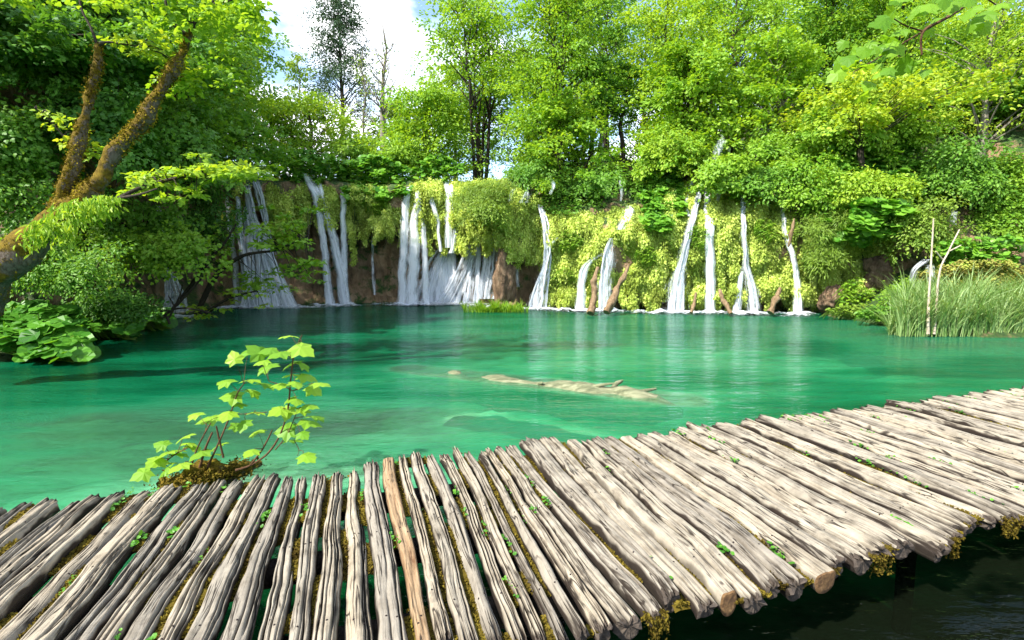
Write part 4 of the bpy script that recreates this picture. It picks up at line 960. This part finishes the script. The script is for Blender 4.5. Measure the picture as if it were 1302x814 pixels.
butterbur('farther round leaves by the water near the low waterfall', 185, 398, 13.3, 28, 9, 80, .25)
butterbur('light green round leaves behind the left heap', 18, 392, 10.6, 40, 12, 90, .3)
# ================================================================ near maple branch, top right
t = None
root = empty('maple_branch', at(1290, -60, 1.5), 'maple branch with large green leaves hanging close by in from the top right corner', 'branch')
mb = MB(); lf = MB()
brs = [[(1290, -60, 3.1, 9), (1245, -8, 3.0, 6), (1205, 22, 2.9, 5), (1174, 40, 2.8, 4), (1172, 70, 2.8, 2.5)], [(1205, 22, 2.9, 4), (1160, 48, 2.8, 2.5), (1120, 72, 2.75, 2), (1085, 92, 2.7, 1.5)], [(1174, 40, 2.8, 2.5), (1150, 32, 2.8, 2), (1128, 18, 2.75, 1.5)], [(1245, -8, 3, 3), (1275, 12, 3.1, 2)]]
for b in brs: tube(mb, [at(a, c, Y * .5) for a, c, Y, w_ in b], np.array([w_ * .8 * Y * .5 / F / 2 for a, c, Y, w_ in b]), 6, .1, sub=5)
mb.build('stem', BARK['twig'], root)
MT = [(1142, 24, 34), (1128, 30, 30), (1165, 12, 28), (1190, 6, 30), (1212, 2, 30), (1240, 8, 28), (1262, 14, 30), (1274, 4, 26), (1100, 60, 30), (1118, 62, 28), (1090, 78, 32), (1072, 90, 26), (1112, 82, 26), (1130, 70, 30), (1108, 104, 24), (1146, 56, 30), (1160, 76, 28), (1122, 46, 28), (1184, 34, 24), (1136, 94, 22), (1104, 118, 22), (1086, 58, 24), (1230, -6, 28), (1150, -2, 28), (1178, 88, 18), (1255, 34, 22), (1200, -8, 26), (1286, -4, 26)]
g = np.random.default_rng(4)
for a, b, s_ in MT + [(a + g.normal(0, 16), b + g.normal(0, 11), s_ * .75) for a, b, s_ in MT]:
    Y = g.uniform(1.3, 1.5); p = at(a, b, Y)
    leaves(lf, [p - np.array([0, 0, 0])], [[g.uniform(-1.2, .1), g.uniform(-.5, .4), g.uniform(-.8, 0)]], [[g.normal(0, .5), -.55 + g.normal(0, .3), .8]], s_ * Y / F * .82, 'maple', np.array([g.uniform(0, 1)]))
    tube(lf, [p, p + np.array([.015, .005, .02])], [.001, .001], 3, cap=False)
lf.build('foliage', LEAF['maple'], root)

# ================================================================ boardwalk
ZD = .40
MAIN = [((351, 602), (243, 814)), ((367, 604), (300, 814)), ((382, 604), (340, 814)), ((404, 599), (374, 814)), ((428, 602), (409, 814)), ((445, 594), (449, 814)), ((470, 586), (498, 814)),
        ((496, 583), (537, 814)), ((512, 578), (574, 800)), ((529, 572), (607, 809)), ((549, 576), (637, 809)), ((569, 571), (665, 804)), ((582, 566), (692, 800)), ((596, 570), (716, 800)), ((606, 576), (738, 797)), ((619, 567), (762, 790)),
        ((630, 565), (794, 779)), ((646, 564), (836, 772)), ((668, 560), (851, 752)), ((703, 553), (896, 762)), ((726, 560), (923, 755)), ((743, 560), (958, 751)), ((757, 555), (985, 738)), ((778, 552), (1013, 730)), ((796, 552), (1050, 726)),
        ((815, 550), (1070, 706)), ((832, 548), (1094, 704)), ((849, 550), (1120, 694)), ((869, 543), (1151, 686))]
far = []; near = []
for f_, n_ in MAIN:
    a = atz(f_[0], f_[1], ZD); b = atz(n_[0], n_[1], ZD)
    if n_[1] >= 814: b = b + (b - a) * .10
    far.append(a); near.append(b)
far = np.array(far)[:, :2]; near = np.array(near)[:, :2]
fl = np.polyfit(far[:, 0], far[:, 1], 1); nl = np.polyfit(near[-14:, 0], near[-14:, 1], 1)
g = np.random.default_rng(21)
def ext(sign, cnt, dirn, turn):
    F_, N_ = [], []
    f_ = far[-1 if sign > 0 else 0].copy(); n_ = near[-1 if sign > 0 else 0].copy()
    for k in range(cnt):
        w1 = g.uniform(.085, .165) if sign > 0 else g.uniform(.11, .19)
        f_ = f_ + sign * np.array([.96, .96 * fl[0]]) * w1; f_[1] = fl[0] * f_[0] + fl[1]
        n_ = n_ + sign * np.array([.96, .96 * .31]) * w1 * turn
        F_.append(f_ + g.normal(0, .035) * np.array([-.3, 1])); N_.append(n_ + g.normal(0, .05) * np.array([-.3, 1]))
    return F_, N_
Fr, Nr = ext(1, 48, 1, 1.0)
Fl, Nl = ext(-1, 22, -1, .93)
FA = np.array(Fl[::-1] + list(far) + Fr); NE = np.array(Nl[::-1] + list(near) + Nr)
# sanity of spacing is kept by sorting along the walk
n = len(FA); i_or = 22 + 7
along = np.array([.958, .287])
def bl(arr):   # boundaries between neighbours
    m = (arr[1:] + arr[:-1]) / 2
    return np.concatenate([[arr[0] * 1.5 - arr[1] * .5], m, [arr[-1] * 1.5 - arr[-2] * .5]])
# project neighbours on a common line so that end jitter does not skew the widths
def lin(arr, sl):
    c = arr.copy(); 
    k = np.arange(len(arr)); sm = np.convolve(np.pad(arr[:, 1], 3, mode='edge'), np.ones(7) / 7, 'valid'); c[:, 1] = sm; return c
BF, BN = bl(lin(FA, 0)), bl(lin(NE, 0))
NT_ = 90; ts = np.linspace(0, 1, NT_)
warp = lambda i: .014 * n1(ts * .9 + i * .05, 1) + .004 * n1(ts * 2.2 + i * .9, 2 + i * .37)
t = NT('weathered_wood')
uvw = t.attr('uvp', 'Vector'); var = t.attr('var'); sp = t.n('SeparateXYZ', ins={0: uvw}).outputs
pos = t.geo()
sh = t.n('CombineXYZ', ins={0: sp[0], 1: sp[1], 2: t.math('MULTIPLY', var, 37.0)}).outputs[0]
g1 = t.noise(t.scale(sh, (1, .035, 1)), 95, 6, .7, dist=.3); g2 = t.noise(t.scale(sh, (1, .09, 1)), 26, 5, .65, dist=.8); g3 = t.noise(sh, 5, 5, .65)
base = t.ramp(g3, [(.3, (.165, .145, .112)), (.5, (.275, .25, .202)), (.7, (.35, .322, .262))])
streak = t.ramp(g1, [(.33, (.16, .13, .11)), (.46, (1, 1, 1)), (.75, (1.08, 1.05, 1.0))])
c = t.mix(.8, base, streak, 'MULTIPLY')
c = t.mix(t.ramp(g2, [(.32, .85), (.41, 0.0)]), c, (.03, .022, .016))
tint = t.ramp(t.math('FRACT', t.math('MULTIPLY', var, 7.3)), [(0, (.78, .76, .76)), (.5, (1.0, .97, .93)), (1, (1.12, 1.05, .96))])
c = t.mix(1, c, tint, 'MULTIPLY')
k_or = t.math('GREATER_THAN', var, .9)
c = t.mix(k_or, c, t.mix(1, t.ramp(g2, [(.3, (.12, .06, .028)), (.5, (.27, .18, .10)), (.7, (.34, .255, .16))]), streak, 'MULTIPLY'))
crk = sp[2]
g4 = t.noise(t.scale(sh, (1, .055, 1)), 17, 3, .6, dist=.5); ln = t.math('ABSOLUTE', t.math('SUBTRACT', g4, .5))
g5 = t.noise(sh, 3.0, 2); lnk = t.math('MULTIPLY', t.ramp(ln, [(.006, 1.0), (.02, 0.0)]), t.ramp(g5, [(.42, 0.0), (.52, 1.0)]))
c = t.mix(t.math('MULTIPLY', lnk, .92), c, (.018, .013, .009))
c = t.mix(t.ramp(crk, [(.12, 0.0), (.75, 1.0)]), c, (.022, .015, .010))
# knots and small stains
vo = t.n('TexVoronoi', ins={'Vector': t.scale(sh, (1, .5, 1)), 'Scale': 7.0}); 
c = t.mix(t.ramp(vo.outputs['Distance'], [(.03, .85), (.075, 0.0)]), c, (.05, .035, .028))
stn = t.ramp(t.noise(pos, 7, 6, .75), [(.60, 0.0), (.74, .6)]); c = t.mix(stn, c, (.07, .055, .042))
hgt = t.math('ADD', t.math('ADD', t.math('SUBTRACT', g1, t.math('MULTIPLY', lnk, .8)), t.math('MULTIPLY', g2, 1.2)), t.math('MULTIPLY', vo.outputs['Distance'], .2))
pr = t.n('BsdfPrincipled', ins={'Base Color': c, 'Roughness': .78, 'Specular IOR Level': .25, 'Normal': t.bump(hgt, .9, .006)})
M_WOOD = t.done(pr.outputs[0])
t = NT('cut_end_wood'); pos = t.geo()
f = t.noise(pos, 30, 6, .7)
c = t.ramp(f, [(.3, (.015, .011, .008)), (.6, (.07, .052, .038)), (.8, (.14, .11, .08))])
c = t.mix(t.math('GREATER_THAN', t.attr('var'), .9), c, t.ramp(f, [(.3, (.05, .022, .008)), (.55, (.16, .085, .03)), (.75, (.3, .18, .08))]))
pr = t.n('BsdfPrincipled', ins={'Base Color': c, 'Roughness': .9, 'Normal': t.bump(f, 1, .01)}); M_END = t.done(pr.outputs[0])

t = NT('rusty_nail'); pr = t.n('BsdfPrincipled', ins={'Base Color': (.03, .02, .018, 1), 'Metallic': .5, 'Roughness': .6}); M_NAIL = t.done(pr.outputs[0])
bw = empty('boardwalk', (0, 3.2, ZD - .3), 'weathered grey boardwalk of split logs crossing the foreground over the pool', 'boardwalk')
NC = 46; cc = np.linspace(-1, 1, NC)
deck = []          # per plank edges, for the moss and the weeds
ORANGE = {i_or: 'fresh honey brown plank', 22 + 20: 'plank with a tan cut end', 22 + 24: 'squared plank with an orange cut end'}
for i in range(n):
    gi = np.random.default_rng(100 + i)
    lenf = FA[i][1] - (BF[i][1] + BF[i + 1][1]) / 2; lenn = NE[i][1] - (BN[i][1] + BN[i + 1][1]) / 2
    Lf, Rf = BF[i], BF[i + 1]; Ln, Rn = BN[i], BN[i + 1]
    if Rf[0] - Lf[0] < .03: Rf = Lf + along * .06
    if Rn[0] - Ln[0] < .03: Rn = Ln + along * .06
    axis = norm(((Ln + Rn) - (Lf + Rf)) / 2)
    e0 = -lenf / 2.0; e1 = -lenn / 2.0 * -1
    tl = ts
    L_ = Lf + (Ln - Lf) * tl[:, None]; R_ = Rf + (Rn - Rf) * tl[:, None]
    # end offsets slide the ends along the plank's own axis
    totl = np.linalg.norm((Ln + Rn - Lf - Rf) / 2)
    s0 = -lenf * .9; s1 = -lenn * .9
    slide = (s0 * (1 - tl) + s1 * tl)[:, None] * axis[None] 
    L_ = L_ + slide; R_ = R_ + slide
    L_ = L_ + along * warp(i)[:, None]; R_ = R_ + along * warp(i + 1)[:, None]
    wid = np.linalg.norm(R_ - L_, axis=1)
    gap = np.clip((.013 if i < 50 else .019) + .006 * n1(tl * 1.8, i * 1.7) + .0035 * n1(tl * 7, i), .004, .04)
    gapR = np.clip((.013 if i < 50 else .019) + .006 * n1(tl * 1.8, i * 1.7 + 40) + .0035 * n1(tl * 7, i + 50), .004, .04)
    L_ = L_ + along * gap[:, None]; R_ = R_ - along * gapR[:, None]
    deck.append((L_, R_))
    W = np.linalg.norm(R_ - L_, axis=1)
    flat = gi.uniform(0, 1) > .28
    pw = gi.uniform(5, 9) if flat else gi.uniform(2.0, 2.8)
    if i in ORANGE: pw = 9
    th = gi.uniform(.055, .085) * np.ones(NT_)
    z0 = ZD + gi.normal(0, .011) + .008 * n1(tl * 1.5, i)
    # top
    ctr = (L_ + R_) / 2; half = (R_ - L_) / 2
    C2 = cc[None] * np.ones((NT_, 1))
    XY = ctr[:, None] + half[:, None] * C2[..., None]
    prof = -(np.abs(C2) ** pw) * th[:, None] * (.6 if flat else .8)
    prof += .004 * N2(np.stack([C2 * 1.2 + i, tl[:, None] * 5 + C2 * 0], -1).reshape(-1, 2)).reshape(NT_, NC)
    crack = np.zeros((NT_, NC)); ncr = gi.integers(2, 5) if i not in ORANGE else 0
    if gi.uniform() < .3 and i not in ORANGE: ncr += 3
    if 9 < i < 22 and i % 4 == 1: ncr = 6
    for k in range(ncr):
        c0 = gi.uniform(-.75, .75); ck = c0 + .17 * n1(tl * 1.3, i * 3 + k * 7.7) + .025 * n1(tl * 9, i + k)
        dp = np.clip(.5 + .9 * n1(tl * 1.4, i * 5 + k * 3.1), 0, 1) ** .7
        ww = gi.uniform(.06, .14) * (.09 / np.maximum(W, .05))
        crack = np.maximum(crack, dp[:, None] * np.exp(-1.3 * np.abs((C2 - ck[:, None]) / ww[:, None]) ** 1.4))
    # splintered ends
    endd = np.exp(-tl / .035)[:, None] + np.exp(-(1 - tl) / .03)[:, None]
    comb = np.clip(N1((C2 * 5 + i * 3).reshape(-1, 1)).reshape(NT_, NC), 0, 1)
    wear = 0 if i in ORANGE else 1
    crack = np.clip(crack + wear * endd * comb * .8, 0, 1)
    Zt = z0[:, None] + prof - crack * .04 - (0 if not wear else 1) * endd * .008
    Zt = Zt - wear * endd * (np.abs(C2) ** 3) * .012
    if wear:
        jag = .03 * n1((cc * 3.0), i * 2.2)
        XY = XY + axis[None, None] * (np.exp(-tl / .05)[:, None] * jag[None] + np.exp(-(1 - tl) / .05)[:, None] * jag[None][:, ::-1])[..., None]
    # underside
    cb_ = np.linspace(1, -1, 14)[1:-1]
    XYb = ctr[:, None] + half[:, None] * (cb_[None, :, None] * .97)
    Zb = z0[:, None] - th[:, None] * (.75 + 1.0 * np.sqrt(np.clip(1 - cb_[None] ** 2, 0, 1)))
    V = np.concatenate([np.concatenate([XY, Zt[..., None]], -1), np.concatenate([XYb, Zb[..., None]], -1)], 1)
    nn = NC + 12
    uvv = np.zeros((NT_, nn, 3)); uvv[:, :NC, 0] = C2 * W[:, None] / 2; uvv[:, NC:, 0] = cb_[None] * W[:, None] / 2 + .3
    uvv[..., 1] = (tl * totl)[:, None]; uvv[:, NC:, 2] = .7; uvv[:, :NC, 2] = np.maximum(crack, (.5 if i in ORANGE else .85) * np.clip((np.abs(C2) - .86 + .06 * n1(tl * 9, i)[:, None]) / .12, 0, 1)); uvv[:, :NC, 2] += wear * .5 * endd * 1.0 * np.clip(.5 + N2(np.stack([C2 * 3 + i, tl[:, None] * 30 + 0 * C2], -1).reshape(-1, 2)).reshape(NT_, NC), 0, 1)
    a_ = np.arange(NT_ - 1)[:, None] * nn; b_ = np.arange(nn)[None]; b2 = (b_ + 1) % nn
    Fq = np.stack([a_ + b_, a_ + nn + b_, a_ + nn + b2, a_ + b2], -1).reshape(-1, 4)
    vv = gi.uniform(0, .85) if i not in ORANGE else .95
    if i in (22 + 20, 22 + 24): vv = gi.uniform(.5, .8)
    mb = MB(); mb.add(V.reshape(-1, 3), Fq[:, ::-1] if False else Fq, var=vv, uv=uvv.reshape(-1, 3))
    for e, sg in ((0, -1), (NT_ - 1, 1)):
        ring = V[e]; cen = ring.mean(0)[None]; inner = cen + (ring - cen) * .78 + np.array([axis[0], axis[1], 0]) * sg * (.006 + .01 * gi.uniform(size=(nn, 1)) * wear)
        vs_ = np.concatenate([ring, inner, cen + np.array([[axis[0], axis[1], 0]]) * sg * .008]); fs = []
        for k in range(nn):
            k2 = (k + 1) % nn
            q_ = [k, k2, nn + k2, nn + k]; t3 = [nn + k, nn + k2, 2 * nn]
            fs.append(q_[::sg]); fs.append(t3[::sg])
        mb.add(vs_, fs, var=.95 if i in ORANGE else .3, mat=1, smooth=False)
    for fr_ in (.16, .5, .85):
        for c_ in (gi.uniform(-.45, -.15), gi.uniform(.15, .5)):
            kt = int((fr_ + gi.uniform(-.02, .02)) * NT_); kc = int((c_ + 1) / 2 * (NC - 1)); p_ = V[kt, kc]
            tube(mb, [p_ - [0, 0, .004], p_ + [0, 0, .0025]], [.0055, .0045], 7, mat=2)
    o = mb.build('plank', [M_WOOD, M_END, M_NAIL], bw)
    if i in ORANGE: o['label'] = ORANGE[i]
# beams and posts beneath
M_BEAM = barkmat('wet_dark_beam', (.02, .015, .01), (.07, .055, .04), sc=2)
for fr_ in (.18, .52, .86):
    a = BF[1] + (BN[1] - BF[1]) * fr_; b = BF[-2] + (BN[-2] - BF[-2]) * fr_
    mb = MB(); tube(mb, [[a[0], a[1], .21], [(a[0] + b[0]) / 2, (a[1] + b[1]) / 2, .21], [b[0], b[1], .21]], [.075] * 3, 10, .1, sub=14); mb.build('beam', M_BEAM, bw)
    for k in range(4 if fr_ < .8 else 0):
        c_ = a + (b - a) * (k + .5) / 4
        mb = MB(); tube(mb, [[c_[0], c_[1], -2.2], [c_[0], c_[1], .2]], [.07, .065], 10, .1, sub=8); mb.build('post', M_BEAM, bw)

# moss and weeds in the gaps
mm = MB(); wd = MB(); g = np.random.default_rng(77)
for i in range(n - 1):
    R_ = deck[i][1]; L_ = deck[i + 1][0]
    cov = n1(ts * 2.6, i * 2.7) + .3 * math.sin(i * 1.3)
    mid = (R_ + L_) / 2; wv = np.linalg.norm(L_ - R_, axis=1) + .035
    idx = np.where(cov > .02)[0]
    if len(idx) < 3: continue
    m = len(idx) * 34
    k = g.choice(idx, m); fr_ = g.uniform(0, 1, m); k2 = np.minimum(k + 1, NT_ - 1)
    p = mid[k] + (mid[k2] - mid[k]) * fr_[:, None] + along * (g.uniform(-.5, .5, m) * wv[k])[:, None]
    z = ZD - .050 - np.abs(g.normal(0, .006, m)) + .010 * cov[k]
    Pz = np.concatenate([p, z[:, None]], 1)
    ax = g.normal(0, 1, (m, 3)); ax[:, 2] = np.abs(ax[:, 2]) * .6
    leaves(mm, Pz, ax, g.normal(0, .5, (m, 3)) + np.array([0, 0, 1]), g.uniform(.008, .02, m), 'diamond', np.clip(.5 + .4 * n1(ts * 5, i)[k] + g.normal(0, .2, m), 0, 1), width=1.6)
    # the lumpy bed under it
    runs = np.split(idx, np.where(np.diff(idx) > 1)[0] + 1)
    for rn in runs:
        if len(rn) < 3: continue
        cs = np.linspace(-.5, .5, 6)
        XY = mid[rn][:, None] + along * (cs[None, :, None] * (wv[rn][:, None, None] + .01))
        Zz = ZD - .062 + .014 * (1 - (cs[None] * 2) ** 2) + .006 * N2(XY.reshape(-1, 2) * 16).reshape(len(rn), 6) - .02 * (np.minimum(np.arange(len(rn)), np.arange(len(rn))[::-1]) < 1)[:, None]
        mm.add(np.concatenate([XY, Zz[..., None]], -1).reshape(-1, 3), gridfaces(len(rn), 6), var=.4)
    # weeds
    for q_ in range(g.poisson(1.2)):
        k = g.choice(idx); c_ = mid[k]; m = g.integers(5, 16); sz = g.uniform(.010, .023)
        al = norm(mid[min(k + 3, NT_ - 1)] - mid[max(k - 3, 0)])
        p = c_ + al * g.normal(0, .045, (m, 1)) + along * g.normal(0, .010, (m, 1))
        z = ZD - .028 + g.uniform(0, .028, m)
        leaves(wd, np.concatenate([p, z[:, None]], 1), np.concatenate([g.normal(0, 1, (m, 2)), g.normal(.1, .2, (m, 1))], 1), g.normal(0, .35, (m, 3)) + np.array([0, -.2, 1]), sz * g.uniform(.7, 1.4, m), 'round', None)
tag(mm.build('moss', LEAF['ochre']), 'ochre and green moss filling the gaps between the planks', 'moss', kind='stuff')
tag(wd.build('weeds', LEAF['butter']), 'small round leaved weeds sprouting between the planks', 'weeds', kind='stuff')
# moss dripping off some plank ends
mb = MB()
for i in (22 + 17, 22 + 27, 22 + 31, 22 + 35, 22 + 40):
    if i >= n: continue
    L_, R_ = deck[i]; m = 1300; f_ = g.uniform(0, 1, m)[:, None]; p = L_[-1] * (1 - f_) + R_[-1] * f_
    ax_ = norm(R_[-1] - L_[-1]); outd = np.array([ax_[1], -ax_[0]])
    p = p + outd * g.uniform(-.02, .03, (m, 1)); z = ZD - .03 - .13 * np.clip(.45 + n1(f_[:, 0] * 4, i), .1, 1) * g.uniform(0, 1, m)
    leaves(mb, np.concatenate([p, z[:, None]], 1), np.array([0, 0, -1.]) + g.normal(0, .6, (m, 3)), np.array([outd[0], outd[1], 0]) + g.normal(0, .5, (m, 3)), g.uniform(.006, .02, m), 'diamond')
tag(mb.build('hanging_moss', LEAF['ochre']), 'clumps of yellow moss dripping from the near ends of the planks', 'moss', kind='stuff')

# ================================================================ sapling on its mossy stump
Ys = 4.15
def sp_(a, b, Y=Ys): return at(a, b, Y)
root = empty('sapling', sp_(255, 612), 'young maple sapling with bright translucent leaves growing beside the boardwalk', 'sapling')
mb = MB()
STM = [[(300, 598, 4), (318, 592, 3), (340, 577, 2.6), (356, 553, 2.4), (366, 520, 2.2), (370, 480, 2), (374, 450, 1.8), (384, 426, 1.5)],
       [(318, 592, 3), (332, 574, 2.4), (342, 556, 2.2), (346, 547, 1.6)], [(350, 572, 1.6), (365, 553, 1.4), (375, 530, 1.2), (380, 520, 1)],
       [(262, 598, 3.5), (274, 572, 2.6), (286, 545, 2.2), (296, 518, 2), (302, 500, 1.8), (310, 488, 1.5)], [(284, 582, 3), (279, 560, 2.4), (275, 542, 2)],
       [(254, 594, 4), (262, 568, 3), (270, 550, 2.4)], [(243, 594, 2.5), (250, 572, 2), (262, 548, 2), (268, 538, 1.6)], [(212, 586, 1.6), (224, 577, 1.6), (238, 570, 1.5)],
       [(372, 497, 1.4), (358, 490, 1.2), (342, 485, 1)], [(296, 527, 1.3), (318, 526, 1.1), (340, 524, 1)], [(374, 560, 1), (380, 572, .9), (378, 580, .8)]]
for s_ in STM: tube(mb, [sp_(a, b) for a, b, c in s_], np.array([c for a, b, c in s_]) * Ys / F / 2, 6, .1, sub=5)
smb = mb
q_ = """735,92 760,145 800,150 500,185 560,160 650,155 620,205 640,225 720,165 750,210 800,215 750,258 820,270 460,290 580,280 645,300 590,335 770,300 880,298 848,325 490,352 530,385 700,305 770,375 830,395 600,420 690,415 470,435 540,478 330,432 390,450 600,505 730,425 860,440 830,465 800,520 570,595 440,560 290,525 185,560 240,585 330,570 190,605 160,635 270,600 220,640 200,680 100,690 720,500 820,615 760,540 520,480 430,600 310,555 260,655 350,600 745,365 800,410 600,160 690,170"""
LV = [tuple(map(float, s_.split(','))) for s_ in q_.split()]
stems_w = np.concatenate([catmull(np.array([sp_(a, b) for a, b, c in s_]), np.linspace(0, len(s_) - 1, 24)) for s_ in STM])
g = np.random.default_rng(9); lf = MB(); pt = smb
for a, b in LV:
    px, py = 150 + a / 3.393, 400 + b / 3.393
    p = sp_(px, py, Ys + g.uniform(-.22, .25)); d = np.linalg.norm(stems_w - p, axis=1); b0 = stems_w[np.argmin(d)]
    out = norm(p - b0 + np.array([0, 0, 0.001])); out[2] = out[2] * .3 - .12; out[1] += g.normal(-.15, .35)
    s_ = g.uniform(.11, .19)
    leaves(lf, [p - norm(out) * s_ * .45], [out], [[g.normal(0, .22), -.30 + g.normal(0, .2), 1]], s_, 'maple', np.array([g.uniform(.1, 1)]))
    tube(pt, [b0, (b0 + p) / 2 + np.array([0, 0, .02]), p - norm(out) * s_ * .42], [.003, .0022, .002], 4, sub=2, cap=False)
lf.build('foliage', LEAF['bright'], root); smb.build('stem', BARK['twig'], root)
# stump
mb = MB()
tube(mb, [atz(205, 618, .05), atz(240, 612, .09), atz(262, 604, .12), atz(290, 602, .10), atz(330, 590, .02)], [.05, .12, .13, .08, .03], 16, .4, sub=6, seed=4)
tube(mb, [atz(245, 612, .1), atz(243, 596, .2)], [.05, .035], 10, .3, sub=4)
tube(mb, [atz(255, 615, .02), atz(262, 632, -.15)], [.12, .2], 12, .3, sub=4)
m = 2600; q2 = rng.uniform(0, 1, m)
pc = catmull(np.array([atz(215, 616, .08), atz(250, 608, .16), atz(290, 600, .14), atz(312, 594, .06)]), q2 * 3)
pc = pc + rng.normal(0, 1, (m, 3)) * np.array([.06, .07, .035])
leaves(mb, pc, rng.normal(0, 1, (m, 3)), rng.normal(0, .6, (m, 3)) + np.array([0, 0, 1]), rng.uniform(.015, .04, m), 'diamond', mat=1)
tag(mb.build('mossy_stump', [BARK['mossy'], LEAF['ochre']], origin=atz(255, 612, .05)), 'low mossy stump standing in the water under the sapling', 'stump')
